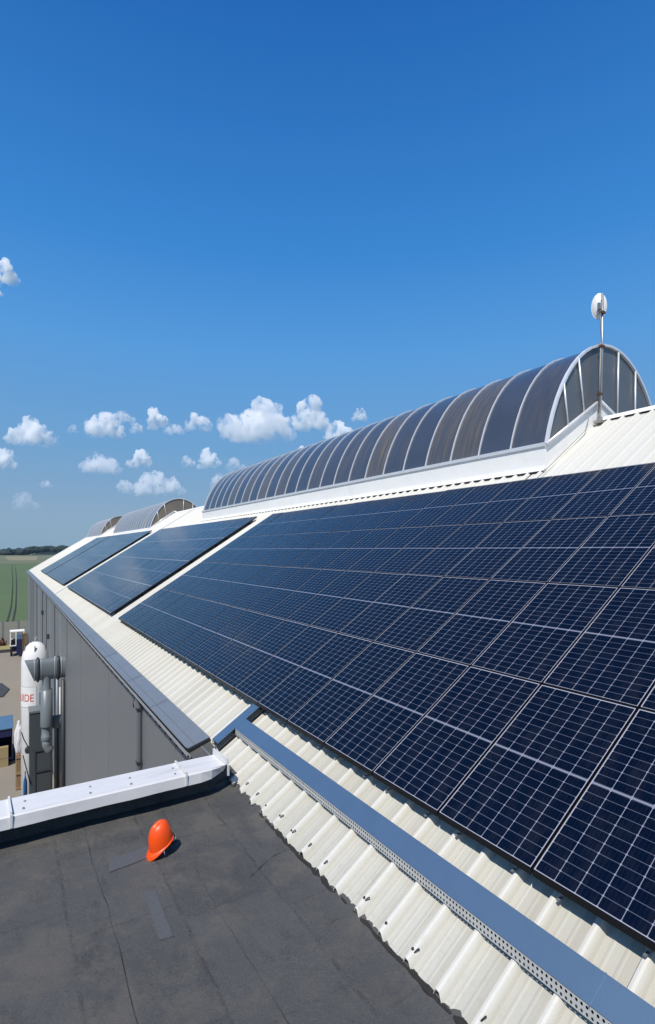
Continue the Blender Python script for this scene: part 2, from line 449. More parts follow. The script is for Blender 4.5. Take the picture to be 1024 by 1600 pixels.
ribbon("field_track", [(-0.2,122),(0.95,160),(1.5,200),(2.4,288),(3.1,400),(4.4,640)], 0.20, ZG+.07, MAT['track'])
ribbon("field_track", [(0.85,122),(2.0,160),(2.65,200),(3.9,288),(5.2,400),(7.0,640)], 0.20, ZG+.07, MAT['track'])

# distant wood on the skyline: one mass
def wood():
    rnd = random.Random(3)
    b = MB()
    ico = bmesh.new(); bmesh.ops.create_icosphere(ico, subdivisions=2, radius=1.0)
    iv = [v.co.copy() for v in ico.verts]; ifa = [tuple(v.index for v in f.verts) for f in ico.faces]; ico.free()
    for k in range(520):
        x = rnd.uniform(-1250, 420); y = 1780 + rnd.uniform(-60, 160)
        hill = 0
        u = (x - 60)/60
        if x > 55: hill = 12*min(1, (x-55)/60) + 3*math.sin(x*.03)
        if rnd.random() < .25 and x < 55: continue
        hh = rnd.uniform(13, 20) + 3*noise.noise((x*.02, 0, 4)) + (5 if 25 < x < 45 else 0)
        rr = rnd.uniform(9, 17)
        o = Vector((rnd.random()*99, rnd.random()*99, k))
        vs = []
        for p in iv:
            d = 1 + 0.34*noise.noise(p*1.7+o) + 0.18*noise.noise(p*4+o)
            vs.append((x+p.x*rr*d, y+p.y*rr*d, ZG + hill + hh*0.5 + p.z*hh*0.52*d))
        b.add(vs, ifa, 0, False)
    b.add([(55,1700,ZG),(420,1700,ZG),(420,2000,ZG+14),(110,2000,ZG+14)], [(0,1,2,3)], 0)
    return tag(b.build("distant_wood", MAT['foliage']), "dark band of trees along the horizon beyond the field", "woodland", kind="stuff")
wood()

# ------------------------------------------------------------------ hall: roof, walls, gutter, downpipe
hall = thing("industrial_hall", "long grey clad hall with ribbed white roof carrying the solar panels", "building", (2.7, 40, ZG))
HO = (2.7, 40, ZG)
def part(mb, name, mats, parent, org):
    return shift(mb, org).build(name, mats, parent)

def roof_slope(xs, xe, y0, y1, jag):
    """ribbed sheet; ribs run up the slope. jag roughens the eave edge"""
    ys = []
    k0 = math.floor((y0-RIB0)/RIB)
    k = k0
    rnd = random.Random(11)
    while RIB0 + k*RIB < y1:
        c = RIB0 + k*RIB
        for dy, h in ((-.058, 0), (-.020, .94), (0.0, 1.0), (.020, .94), (.050, 0), (.115, .03), (.125, .08), (.137, .08), (.147, .03), (.21, .03), (.22, .08), (.232, .08), (.242, .03)):
            if y0 <= c+dy <= y1: ys.append((c+dy, h))
        k += 1
    b = MB()
    n = len(ys)
    vs = []
    for i, x in enumerate(xs):
        for (y, h) in ys:
            xx = x
            z = rz(x, PAN + (CREST-PAN)*h)
            if jag and i < 2:
                if i == 0:
                    xx += 0.016*noise.noise((y*9, 1.3, 0)) + 0.010*noise.noise((y*31, 5, 0))
                    z = rz(xx, PAN + (CREST-PAN)*h) - 0.012*abs(noise.noise((y*6, 7, 0)))
            vs.append((xx, y, z))
    fs = []
    for i in range(len(xs)-1):
        for j in range(n-1):
            fs.append((i*n+j, i*n+j+1, (i+1)*n+j+1, (i+1)*n+j))
    b.add(vs, fs, 0)
    # sheet edge, 12 mm deep, so that the eave shows thickness
    ed = [vs[j] for j in range(n)] + [(vs[j][0]+.006, vs[j][1], vs[j][2]-0.016) for j in range(n)]
    b.add(ed, [(j, j+1, n+j+1, n+j) for j in range(n-1)], 0)
    return b, ys

XE1, XE2 = 2.70, 2.85
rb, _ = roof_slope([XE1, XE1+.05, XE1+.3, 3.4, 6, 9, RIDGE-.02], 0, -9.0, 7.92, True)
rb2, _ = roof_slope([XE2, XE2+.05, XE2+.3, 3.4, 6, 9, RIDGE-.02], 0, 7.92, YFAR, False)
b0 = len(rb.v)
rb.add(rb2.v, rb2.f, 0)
# hook bolts at the near eave: rusty washers with black caps, one row
rnd = random.Random(5)
k = -20
while RIB0 + k*RIB < 8.0:
    y = RIB0 + k*RIB
    if y > -8:
        x = XE1 + 0.075 + rnd.uniform(-.015, .02)
        z = rz(x, CREST)
        if rnd.random() < .7: rb.lathe((x, y+rnd.uniform(-.006, .006), z-.01), [(.0, .018), (.006, .018), (.008, .010), (.015, .009), (.016, 0)], 8, 2)
        if rnd.random() < .8:
            # curled flake of old sealing strip beside the bolt
            a = rnd.uniform(-.5, .5)
            P = [(x-.01+.045*t*math.cos(a), y-.025-.02*math.sin(t*3)+.02*t*math.sin(a), z-.012+.035*math.sin(t*3)) for t in (0, .33, .66, 1)]
            rb.tube(P, .0055, 5, 2)
    k += 1
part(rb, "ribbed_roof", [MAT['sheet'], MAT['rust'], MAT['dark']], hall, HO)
# far slope and gable ends beyond the ridge
b = MB()
zr = rz(RIDGE, PAN)
zfe = zr - SL*10.3
b.add([(RIDGE+.02,-9,zr-.004),(RIDGE+.02,YFAR,zr-.004),(RIDGE+10.3,YFAR,zfe),(RIDGE+10.3,-9,zfe)], [(0,1,2,3)])
part(b, "far_roof_slope", MAT['sheet'], hall, HO)
# ridge flashing: lies on the rib crests, open shadow gaps below it
rc = rz(RIDGE, CREST)
for (y0, y1) in ((-9, 7.5), (33.3, 46.6), (66.6, 75.3), (90.6, YFAR)):
    b = MB(); b.extrude_y([(RIDGE-.16, rc-.16*SL+.006), (RIDGE, rc+.022), (RIDGE+.16, rc-.16*SL+.006), (RIDGE+.16, rc-.16*SL-.006), (RIDGE, rc+.010), (RIDGE-.16, rc-.16*SL-.006)], y0, y1, 0, True, True)
    part(b, "ridge_flashing", MAT['white'], hall, HO)
# closure strip behind the rib ends near the ridge, seen as dark dashes
b = MB(); b.box((RIDGE-.10, -9, rz(RIDGE-.10, PAN)-.03), (RIDGE-.06, 7.5, rz(RIDGE-.10, CREST)-.004))
part(b, "ridge_closure", MAT['dark'], hall, HO)
# narrow expansion joint across the roof
b = MB()
for y in (41.0,):
    b.add([(2.83,y-.10,rz(2.83,CREST+.012)),(2.83,y+.10,rz(2.83,CREST+.012)),(RIDGE-.2,y+.10,rz(RIDGE-.2,CREST+.012)),(RIDGE-.2,y-.10,rz(RIDGE-.2,CREST+.012)),
           (2.83,y-.02,rz(2.83,CREST+.06)),(2.83,y+.02,rz(2.83,CREST+.06)),(RIDGE-.2,y+.02,rz(RIDGE-.2,CREST+.06)),(RIDGE-.2,y-.02,rz(RIDGE-.2,CREST+.06))],
          [(0,4,7,3),(4,5,6,7),(5,1,2,6)])
part(b, "joint_flashing", simple("grey joint flashing", (0.42,0.41,0.39), 0.6), hall, HO)
# far verge flashing
b = MB()
b.add([(2.78,YFAR-.25,rz(2.78,CREST+.02)),(RIDGE,YFAR-.25,rz(RIDGE,CREST+.02)),(RIDGE,YFAR+.05,rz(RIDGE,CREST+.02)),(2.78,YFAR+.05,rz(2.78,CREST+.02)),
       (RIDGE,YFAR+.05,rz(RIDGE,CREST-.25)),(2.78,YFAR+.05,rz(2.78,CREST-.25))], [(0,1,2,3),(3,2,4,5)])
part(b, "verge_flashing", MAT['white'], hall, HO)

# walls: near bay stands proud of the far bays
b = MB()
b.box((2.70, 7.3, ZG), (3.0, 30.4, -3.22))
part(b, "near_wall", MAT['wallnear'], hall, HO)
b = MB()
b.box((2.70, 30.403, ZG), (3.0, YFAR-.2, -3.22))
part(b, "far_wall", MAT['wallfar'], hall, HO)
# body behind the walls (gable ends, rear wall)
b = MB()
gp = [(3.003, ZG), (3.003, rz(3.003, PAN-.06)), (RIDGE, zr-.06), (RIDGE+10, zfe+.1), (RIDGE+10, ZG)]
n_ = len(gp)
b.add([(x, YFAR-.3, z) for x, z in gp] + [(x, -8.8, z) for x, z in gp], [tuple(range(n_)), tuple(range(2*n_-1, n_-1, -1)), (3, 4, 9, 8)])
part(b, "end_wall", MAT['wallfar'], hall, HO)
# cover strips over the wall joints
for (y, w, mt, x) in ((30.4, .16, 'wallnear', 2.66), (38.5, .09, 'dark', 2.67), (47.0, .10, 'dark', 2.67), (52.2, .12, 'dark', 2.66), (58.0, .10, 'gutterlight', 2.67), (62.3, .12, 'dark', 2.66), (71.7, .16, 'dark', 2.66), (78.0, .2, 'dark', 2.66), (34.5, .06, 'gutterlight', 2.67), (43.0, .07, 'gutterlight', 2.67)):
    b = MB(); b.box((x, y-w/2, ZG+.01), (2.699, y+w/2, -3.50))
    part(b, "joint_strip", MAT[mt], hall, HO)
for y in (17.3, 24.6):
    b = MB(); b.box((2.694, y-.012, ZG+.01), (2.6995, y+.012, -3.45))
    part(b, "wall_seam", simple("wall seam", (0.19,0.19,0.19), 0.6), hall, HO)
# small vent hoods and hooks high on the far wall
for (y, z) in ((51.0, -5.6), (43.5, -6.6)):
    b = MB(); b.box((2.52, y-.15, z), (2.699, y+.15, z+.35))
    part(b, "wall_vent", MAT['ductdark'], hall, HO)

# covered eave gutter
b = MB()
b.extrude_y([(2.875,-3.118),(2.84,-3.140),(2.648,-3.205),(2.640,-3.222),(2.628,-3.222),(2.620,-3.208),(2.515,-3.238),(2.505,-3.25),(2.505,-3.262)], 8.36, YFAR-.1, 0)
b.extrude_y([(2.520,-3.268),(2.520,-3.30),(2.53,-3.30)], 8.36, YFAR-.1, 1)
b.extrude_y([(2.500,-3.300),(2.500,-3.375),(2.515,-3.40),(2.698,-3.40)], 8.36, YFAR-.1, 2)
part(b, "gutter", [MAT['gutter'], MAT['dark'], MAT['gutterlight']], hall, HO)
for y in (10.95, 13.4, 16.8, 21.0, 26.5, 34, 44):
    b = MB(); b.extrude_y([(2.865,-3.120),(2.84,-3.132),(2.64,-3.198),(2.50,-3.236)], y, y+.03)
    part(b, "gutter_strap", MAT['gutter'], hall, HO)
b = MB()
prof = []
for k in range(13):
    t = math.pi*k/12
    prof.append((2.69+.19*math.cos(t)-.02, -3.20-.16*math.sin(t)))
b.extrude_y([(2.865,-3.12),(2.50,-3.235)] + prof[::-1], 8.30, 8.358, 0, True, True)
part(b, "gutter_end", MAT['dark'], hall, HO)
for k in range(26):
    y = 8.9 + k*0.78
    b = MB(); b.box((2.56, y-.018, -3.52), (2.695, y+.018, -3.402)); b.box((2.672, y-.03, -3.66), (2.696, y+.03, -3.521))
    part(b, "gutter_bracket", MAT['ductdark'], hall, HO)
# downpipe with shoe and bracket
b = MB()
b.tube([(2.60,12.62,-3.36),(2.60,12.62,-3.50),(2.63,12.62,-3.62),(2.63,12.62,ZG+.05)], .055, 12, 0)
dp = part(b, "downpipe", MAT['gutter'], hall, HO)
for z in (-3.75, -5.0, -7.5, -10):
    b = MB(); b.box((2.565, 12.55, z), (2.697, 12.69, z+.05))
    part(b, "pipe_clip", MAT['ductdark'], dp, HO)
b = MB(); b.tube([(2.69,13.05,-3.62),(2.60,13.05,-3.62),(2.58,13.05,-3.70),(2.60,13.05,-3.80)], .014, 6)
part(b, "wall_hook", MAT['ductdark'], hall, HO)
# service pipes standing against the far wall
for (x, y, r, zt, mt) in ((2.58, 36.6, .07, -6.7, 'gutterlight'), (2.55, 34.7, .09, -7.3, 'duct'), (2.60, 33.4, .06, -7.9, 'gutterlight'), (2.60, 32.2, .07, -9.8, 'wood'), (2.58, 31.3, .10, -7.0, 'ductdark')):
    b = MB(); b.tube([(x,y,zt),(x,y,ZG+.02)], r, 10)
    part(b, "wall_pipe", MAT[mt], hall, HO)

# ------------------------------------------------------------------ low annex with bitumen roof
annex = thing("flat_roof_annex", "low building in front with black bitumen roof and white coping", "building", (-10, -1, ZG))
AO = (-10, -1, ZG)
b = MB()
gx = [-24, -14, -8, -4, -2] + [-1 + .08*i for i in range(46)]
gx = [x for x in gx if x < 2.66] + [2.66, 2.71, 2.765]
gy = [-9, -6, -3, -1, 0, 1] + [1.6 + .08*i for i in range(68)]
gy = [y for y in gy if y < 7.02] + [7.06]
vs = []
for y in gy:
    for x in gx:
        z = ZFLAT + 0.016*noise.noise((x*.9, y*.9, 2)) + 0.006*noise.noise((x*4, y*4, 9))
        for s in (0.785, 1.68):                     # lapped felt joints
            d = x - s - 0.018*noise.noise((y*2.3, s, 0))
            if 0 < d < .10: z += 0.012*(1-d/.10)
        if x > 2.6: z += (x-2.6)*0.32 + 0.022*noise.noise((y*7, 4, 0))*((x-2.6)/.165)
        vs.append((x, y, z))
n_ = len(gx)
b.add(vs, [(j*n_+i, j*n_+i+1, (j+1)*n_+i+1, (j+1)*n_+i) for j in range(len(gy)-1) for i in range(n_-1)], 0, True)
part(b, "bitumen_roof", MAT['bitumen'], annex, AO)
# upstand below the coping
b = MB()
xs_ = [-24, -8, -2] + [-1+.1*i for i in range(38)]
vs = []
for x in xs_:
    w = 0.02*noise.noise((x*5, 2, 0))
    vs += [(x, 6.98+w, ZFLAT+.004+.01*noise.noise((x*9,1,1))), (x, 7.045+w*.4, ZFLAT+.09), (x, 7.06, -3.02)]
b.add(vs, [(3*i+j, 3*i+3+j, 3*i+4+j, 3*i+1+j) for i in range(len(xs_)-1) for j in range(2)], 0, True)
part(b, "upstand", MAT['bitumen'], annex, AO)
b = MB(); b.box((-24, -9, ZG), (2.69, 7.15, ZFLAT-.1)); b.box((-24, 7.065, ZFLAT-.1), (2.60, 7.15, -3.0))
part(b, "annex_wall", MAT['wallnear'], annex, AO)
# coping: flat top, drip face toward the roof; clipped at the corner by the gutter
b = MB()
xs_ = [-24, -12, -6, -3] + [-2+.15*i for i in range(30)] + [2.50, 2.56]
vs = []
for x in xs_:
    w = 0.006*noise.noise((x*1.7, 0, 3)); w2 = .006*noise.noise((x*2.6, 9, 3))
    t = max(0, (x-2.30)/.26)
    vs += [(x, 7.19, -3.02), (x, 7.185+w, -2.945), (x, 6.755+w+.02*t, -2.955+w2), (x, 6.735+w+.05*t, -2.97), (x, 6.725+w2+.14*t, -3.095+w2+.03*t), (x, 6.745+w2+.14*t, -3.10+.03*t)]
b.add(vs, [(6*i+j, 6*i+6+j, 6*i+7+j, 6*i+1+j) for i in range(len(xs_)-1) for j in range(5)] + [tuple(range(len(vs)-6, len(vs)))], 0)
cop = part(b, "coping", MAT['coping'], annex, AO)
def joint(x, lean, tall):
    b = MB()
    b.box((x-.010, 6.74, -2.945), (x+.010, 7.19, -2.905+tall))
    b.box((x-.012, 6.715, -3.085), (x+.012, 6.733, -2.94))
    b.v = [(vx + (vy-6.95)*lean, vy, vz) for vx, vy, vz in b.v]
    return part(b, "coping_joint", MAT['coping'], cop, AO)
joint(0.03, -.05, -.01); joint(1.99, -.04, -.01); joint(2.55, -.10, .05)
for x in (.16, .86, 1.33, 1.88, -.6):
    for y in (6.84, 7.02):
        b = MB(); b.lathe((x+(y-6.84)*.1, y, -2.952), [(0,.014),(.012,.014),(.013,0)], 8, 0)
        part(b, "coping_screw", MAT['gutter'], cop, AO)
# repair patches and bitumen beads on the roof
def patch(pts, mat):
    b = MB(); n = len(pts)
    P = []
    for i in range(n):
        a = Vector(pts[i]); c = Vector(pts[(i+1) % n])
        for k in range(6):
            q = a.lerp(c, k/6); P.append((q.x+.008*noise.noise((q.x*30, q.y*30, 1)), q.y+.008*noise.noise((q.x*30, q.y*30, 5))))
    n = len(P)
    zz = ZFLAT + .014
    b.add([(x, y, zz) for x, y in P] + [(x, y, zz-.03) for x, y in P], [tuple(range(n))] + [(i, (i+1) % n, n+(i+1) % n, n+i) for i in range(n)])
    return part(b, "roof_patch", mat, annex, AO)
PATCH = simple("newer felt patch", (0.082, 0.086, 0.093), 0.85, 0, 0.3, 30, 0.4)
patch([(1.125,5.24),(1.24,5.20),(1.222,4.50),(1.108,4.52)], PATCH)
patch([(0.93,5.97),(1.36,6.02),(1.385,5.80),(0.905,5.74)], PATCH)
def bead(pts, r):
    P = []
    for i in range(len(pts)-1):
        for k in range(7):
            q = Vector(pts[i]).lerp(Vector(pts[i+1]), k/7); P.append(q)
    P.append(Vector(pts[-1]))
    for _ in range(3): P = [P[0]] + [(P[i-1]+P[i]*2+P[i+1])/4 for i in range(1, len(P)-1)] + [P[-1]]
    P = [(q.x+.02*noise.noise((q.x*7, q.y*7, 0)), q.y+.02*noise.noise((q.x*7, q.y*7, 4)), ZFLAT+.006) for q in P]
    b = MB(); b.tube(P, [r*.30*(.2+1.4*abs(noise.noise((p[0]*9, p[1]*9, 2)))) for p in P], 6, 0, True, 0.7)
    return part(b, "felt_seam", simple("fresh bitumen bead", (0.030,0.030,0.031), 0.8, 0, .3, 20), annex, AO)
bead([(0.79,7.0),(0.77,6.0),(0.80,5.2),(0.785,3.9),(0.78,2.5)], .020)
bead([(1.69,6.9),(1.70,5.9),(1.66,4.8),(1.69,3.6),(1.66,2.4)], .020)
bead([(2.66,5.15),(2.45,5.12),(2.25,5.0),(2.12,4.9)], .014)
bead([(2.66,3.95),(2.50,3.93),(2.32,3.80),(2.18,3.72)], .014)
# lumpy sealing where felt meets the sheets
b = MB(); P = []
for k in range(230):
    y = -3 + k*.046
    if y > 7.0: break
    P.append((2.705+.022*noise.noise((y*5, 1, 1)), y, -3.335+.018*noise.noise((y*8, 3, 1))))
b.tube(P, [.022+.022*abs(noise.noise((p[1]*6, 8, 1))) for p in P], 8, 0, True, 1.1)
part(b, "sealing_strip", simple("old black sealing", (0.022,0.021,0.020), 0.9, 0, .4, 25, .5), annex, AO)
b = MB()
b.add([(2.50,7.0,-3.30),(2.80,7.0,-3.20),(2.86,8.36,-3.17),(2.50,8.36,-3.30)], [(0,1,2,3)], 0)
part(b, "corner_flashing", MAT['bitumen'], annex, AO)

# ------------------------------------------------------------------ rooflights on the ridge
def rooflight(label, y0, y1, nb, glaze, gable, detailed, dz=0.0):
    t = thing("barrel_rooflight", label, "rooflight", (13.2, y0, 2.5), "arched rooflights on the ridge")
    O = (13.2, y0, 2.5)
    xc, zc, ea, eb = 13.45, 1.0-dz, 2.815, 4.29-dz*.25
    def arc(n, k=1.0):
        out = []
        x0, x1 = 10.80, 16.10
        t0 = math.acos((x0-xc)/ea); t1 = math.acos((x1-xc)/ea)
        for i in range(n+1):
            tt = t0 + (t1-t0)*i/n
            out.append((xc+ea*k*math.cos(tt), zc+eb*k*math.sin(tt)))
        return out
    sp = arc(1)[0][1]
    # curb
    b = MB()
    zb = rz(10.72, CREST)
    b.add([(10.72,y0,zb-.15),(10.72,y1,zb-.15),(10.72,y1,sp),(10.72,y0,sp),(10.90,y0,sp+.01),(10.90,y1,sp+.01)], [(0,1,2,3),(3,2,5,4)])
    b.extrude_y([(10.72, zb+.03),(10.66, zb+.012),(10.60, rz(10.60, CREST+.012)),(10.60, rz(10.60, CREST)),(10.72, zb)], y0-.05, y1+.05, 0, True, True)
    b.add([(10.60,y0-.05,rz(10.6,CREST-.001)),(10.60,y1,rz(10.6,CREST-.001)),(10.64,y1,rz(10.64,PAN)),(10.64,y0-.05,rz(10.64,PAN))], [(0,1,2,3)], 1)  # shade under the flashing edge, put in as a dark strip
    for yy, s in ((y0, -1), (y1, 1)):           # gable curbs rise with the roof
        P = [(10.72, rz(10.72,PAN)-.05), (RIDGE, zr-.05), (16.2, rz(RIDGE-3.2, PAN)-.05), (16.2, sp-.02), (15.0, 2.92-dz), (12.93, 3.80-dz*.6), (10.72, sp)]
        b.add([(x, yy, z) for x, z in P], [tuple(range(7))])
    b.add([(16.2,y0,sp),(16.2,y1,sp),(16.2,y1,zr-3),(16.2,y0,zr-3)], [(0,1,2,3)])
    part(b, "curb", [MAT['white'], MAT['dark']], t, O)
    # glazing skin
    A = arc(28)
    b = MB(); n = len(A)
    ns = max(2, nb)
    vs = []
    for j in range(ns+1):
        y = y0+.03 + (y1-y0-.06)*j/ns
        for (x, z) in A: vs.append((x, y, z))
    b.add(vs, [(j*n+i, j*n+i+1, (j+1)*n+i+1, (j+1)*n+i) for j in range(ns) for i in range(n-1)], 0, True)
    part(b, "vault_glazing", glaze, t, O)
    # end glazing, both ends
    for yy in (y0+.02, y1-.02):
        b = MB()
        Q = [(x, yy, z) for x, z in A]
        base = [(16.1, yy, sp-.05), (15.0, yy, 2.90-dz), (12.93, yy, 3.78-dz*.6), (10.8, yy, sp-.05)]
        b.add(Q + base, [tuple(range(n+4))])
        part(b, "end_glazing", gable, t, O)
    # bars across the vault
    Ao = arc(24, 1.006)
    for j in range(nb+1):
        y = y0 + (y1-y0)*j/nb
        end = j in (0, nb)
        b = MB(); w = .040 if end else .014; h = .04 if end else .016
        vs = []
        for (x, z) in Ao:
            d = Vector((x-xc, 0, (z-zc)*.6)).normalized()
            for (dy, dr) in ((-w, -.02), (-w, h), (w, h), (w, -.02)):
                vs.append((x+d.x*dr, y+dy, z+d.z*dr))
        m_ = len(Ao)
        b.add(vs, [(4*i+k, 4*i+(k+1) % 4, 4*i+4+(k+1) % 4, 4*i+4+k) for i in range(m_-1) for k in range(4)])
        part(b, "end_arch" if end else "glazing_bar", MAT['bar'], t, O)
        if detailed and not end:
            b = MB(); b.box((10.70, y-.035, sp-.03), (10.86, y+.035, sp+.06))
            part(b, "bar_foot", MAT['bar'], t, O)
    # eaves rail and gable rails and mullions
    b = MB(); b.box((10.685, y0-.03, sp-.01), (10.84, y1+.03, sp+.075))
    part(b, "eaves_rail", MAT['bar'], t, O)
    b = MB(); yy = y0-.03
    for (p, q) in (((10.72, sp+.02), (12.93, 3.83-dz*.6)), ((12.93, 3.83-dz*.6), (15.0, 2.95-dz))):
        b.tube([(p[0], yy, p[1]), (q[0], yy, q[1])], .045, 8)
    part(b, "gable_rail", MAT['bar'], t, O)
    for (p, q) in (((11.585,2.99),(11.42,4.02)), ((12.245,3.40),(12.02,4.74)), ((13.74,3.48),(13.80,5.24)), ((14.61,3.15),(14.64,4.89))):
        b = MB(); b.tube([(p[0],yy,p[1]-dz*.8),(q[0],yy,q[1]-dz*1.2)], .024, 6)
        part(b, "mullion", MAT['bar'], t, O)
    return t
rooflight("long smoked arched rooflight nearest the camera, below the dish mast", 7.62, 32.6, 24, MAT['glaze'], MAT['gable'], True)
rooflight("middle arched rooflight with a browned end wall, beyond the long one", 47.3, 66.0, 16, MAT['glazepale'], MAT['gablebrown'], False, 0.50)
rooflight("farthest small arched rooflight at the end of the ridge", 76.0, 90.0, 13, MAT['glazepale'], MAT['gablebrown'], False, 0.50)

# ------------------------------------------------------------------ solar panels
def near_panel_meshes():
    fr = MB(); H = .052; L = PL; w = .0045
    def bar(x0, x1, y0, y1):
        vs = [(x, y, SL*x + z) for z in (-H, .004) for (x, y) in ((x0,y0),(x1,y0),(x1,y1),(x0,y1))]
        fr.add(vs, [(0,3,2,1),(4,5,6,7),(0,1,5,4),(1,2,6,5),(2,3,7,6),(3,0,4,7)])
    bar(0, w, 0, PW); bar(L-w, L, 0, PW); bar(w, L-w, 0, w); bar(w, L-w, PW-w, PW)
    frame = fr.mesh("frame", MAT['frame'])
    gl = MB()
    gl.add([(w,w,SL*w),(L-w,w,SL*(L-w)),(L-w,PW-w,SL*(L-w)),(w,PW-w,SL*w)], [(0,1,2,3)])
    gl.add([(w,w,SL*w-.03),(L-w,w,SL*(L-w)-.03),(L-w,PW-w,SL*(L-w)-.03),(w,PW-w,SL*w-.03)], [(3,2,1,0)])
    glass = gl.mesh("glass", MAT['solar'])
    return frame, glass
FRAME, GLASS = near_panel_meshes()
def far_panel_mesh():
    b = MB(); H = .07; L = PL
    vs = [(x, y, SL*x + z) for z in (-H, 0) for (x, y) in ((0,0),(L,0),(L,PW),(0,PW))]
    b.add(vs, [(0,3,2,1),(0,1,5,4),(1,2,6,5),(2,3,7,6),(3,0,4,7)], 0)
    b.add(vs[4:], [(0,1,2,3)], 1)
    return b.mesh("solar_panel", [MAT['frame'], MAT['solar']])
FARP = far_panel_mesh()
ORD = "first second third fourth fifth sixth seventh eighth ninth tenth eleventh twelfth thirteenth fourteenth fifteenth sixteenth seventeenth eighteenth nineteenth twentieth twenty-first twenty-second twenty-third".split()
ROWN = ["lowest", "second lowest", "second highest", "highest"]
fcos, fsin, ff = math.cos(.5551), math.sin(.5551), 808.2
def px(x, y, z):
    d = x*fsin + y*fcos
    return (512 + ff*(x*fcos-y*fsin)/d, 859.2 - ff*z/d) if d > .1 else (9999, 9999)
rp = random.Random(21)
def foot_mesh():
    b = MB()
    b.box((.0, -.014, -.17), (.02, .014, -.055))
    b.box((-.05, -.010, -.185), (.03, .010, -.172))
    return b.mesh("mounting_foot", MAT['gutter'])
FOOT = foot_mesh()
for r in range(4):
    seen = 0
    for i in range(-2, 17):
        x0 = XB + r*1.5899 + .0065; y0 = 2.6243 + i*1.05 + .010
        cs = [px(x0+dx, y0+dy, rz(x0+dx)) for dx in (0, PL) for dy in (0, PW)]
        vis = any(0 < a < 1024 and 0 < c < 1600 for a, c in cs)
        if vis:
            lab = f"{ORD[seen]} dark solar panel from the photo's right edge, near array's {ROWN[r]} row"
            seen += 1
        else:
            lab = "dark solar panel continuing the near array past the photo's right edge"
        t = thing("solar_panel", lab, "solar panel", (x0, y0, rz(x0)), "solar panels of the near array")
        t.rotation_euler = (rp.uniform(-.0028, .0028), rp.uniform(-.0028, .0028), 0)
        for nm, me in (("frame", FRAME), ("glass", GLASS)):
            o = bpy.data.objects.new(nm, me); COL.objects.link(o); o.parent = t
        if r == 0:
            for dy in (.20, .83):
                o = bpy.data.objects.new("mounting_foot", FOOT); COL.objects.link(o); o.parent = t
                o.location = (.07, dy, .045)
def far_array(y0, n, gname, hint):
    for r in range(4):
        for i in range(n):
            x = XB + r*1.5899 + .009; y = y0 + i*1.05 + .010
            o = bpy.data.objects.new("solar_panel", FARP); COL.objects.link(o)
            o.location = (x, y, rz(x))
            o.rotation_euler = (rp.uniform(-.0028, .0028), rp.uniform(-.0028, .0028), 0)
            tag(o, f"{ORD[i]} solar panel from the near end, {hint} {ROWN[r]} row", "solar panel", gname)
far_array(22.15, 17, "solar panels of the middle array", "middle array's")
far_array(42.6, 18, "solar panels of the third array", "third array's")
far_array(62.2, 10, "solar panels of the farthest array", "farthest small array's")
# carrier rails under each array run up the slope and show at the open ends
for (y0, y1, lab) in ((1.0, 20.4, "dark carrier rail under the near solar array's lower edge"), (22.2, 39.9, "dark carrier rail under the middle solar array's lower edge"), (42.7, 72.5, "dark carrier rail under the farthest solar arrays' lower edge")):
    b = MB()
    for r in range(4):
        for q in (.16, 1.25):
            x = XB + r*1.5899 + q
            b.extrude_y([(x, rz(x,-.085)), (x+.05, rz(x+.05,-.085)), (x+.05, rz(x+.05,-.19)), (x, rz(x,-.19))], y0-.0, y1, 0, True, True)
    o = shift(b, (XB, y0, rz(XB,-.19))).build("carrier_rail", MAT['frame'], None, (XB, y0, rz(XB,-.19)))
    tag(o, lab.replace("carrier rail", "carrier rails").replace("'s lower edge", "").replace("s' lower edge", "s"), "rails", "carrier rails under the arrays")

# ------------------------------------------------------------------ cable tray
tray = thing("cable_tray", "blue grey lidded cable tray with perforated sides, T-shaped on the roof", "cable tray", (3.2, 7.9, rz(3.2, CREST)))
TO = (3.2, 7.9, rz(3.2, CREST))
LID, BOT = -.078, -.172
def lidpts(x, off): return (x, rz(x, off))
b = MB()
xa, xb_ = 3.120, 3.306
b.extrude_y([lidpts(xa, LID), lidpts(xb_, LID), lidpts(xb_, LID-.012), lidpts(xa, LID-.012)], -6, 7.86, 0, True, True)
part(b, "lid", MAT['galv'], tray, TO)
b = MB()
yb0, yb1 = 7.862, 8.10
def quad_up(x0, x1, y0, y1, o1, o2, mb):
    vs = [(x, y, rz(x, o)) for o in (o2, o1) for (x, y) in ((x0,y0),(x1,y0),(x1,y1),(x0,y1))]
    mb.add(vs, [(0,3,2,1),(4,5,6,7),(0,1,5,4),(1,2,6,5),(2,3,7,6),(3,0,4,7)])
quad_up(2.83, 3.66, yb0, yb1, LID, LID-.012, b)
part(b, "branch_lid", MAT['galv'], tray, TO)
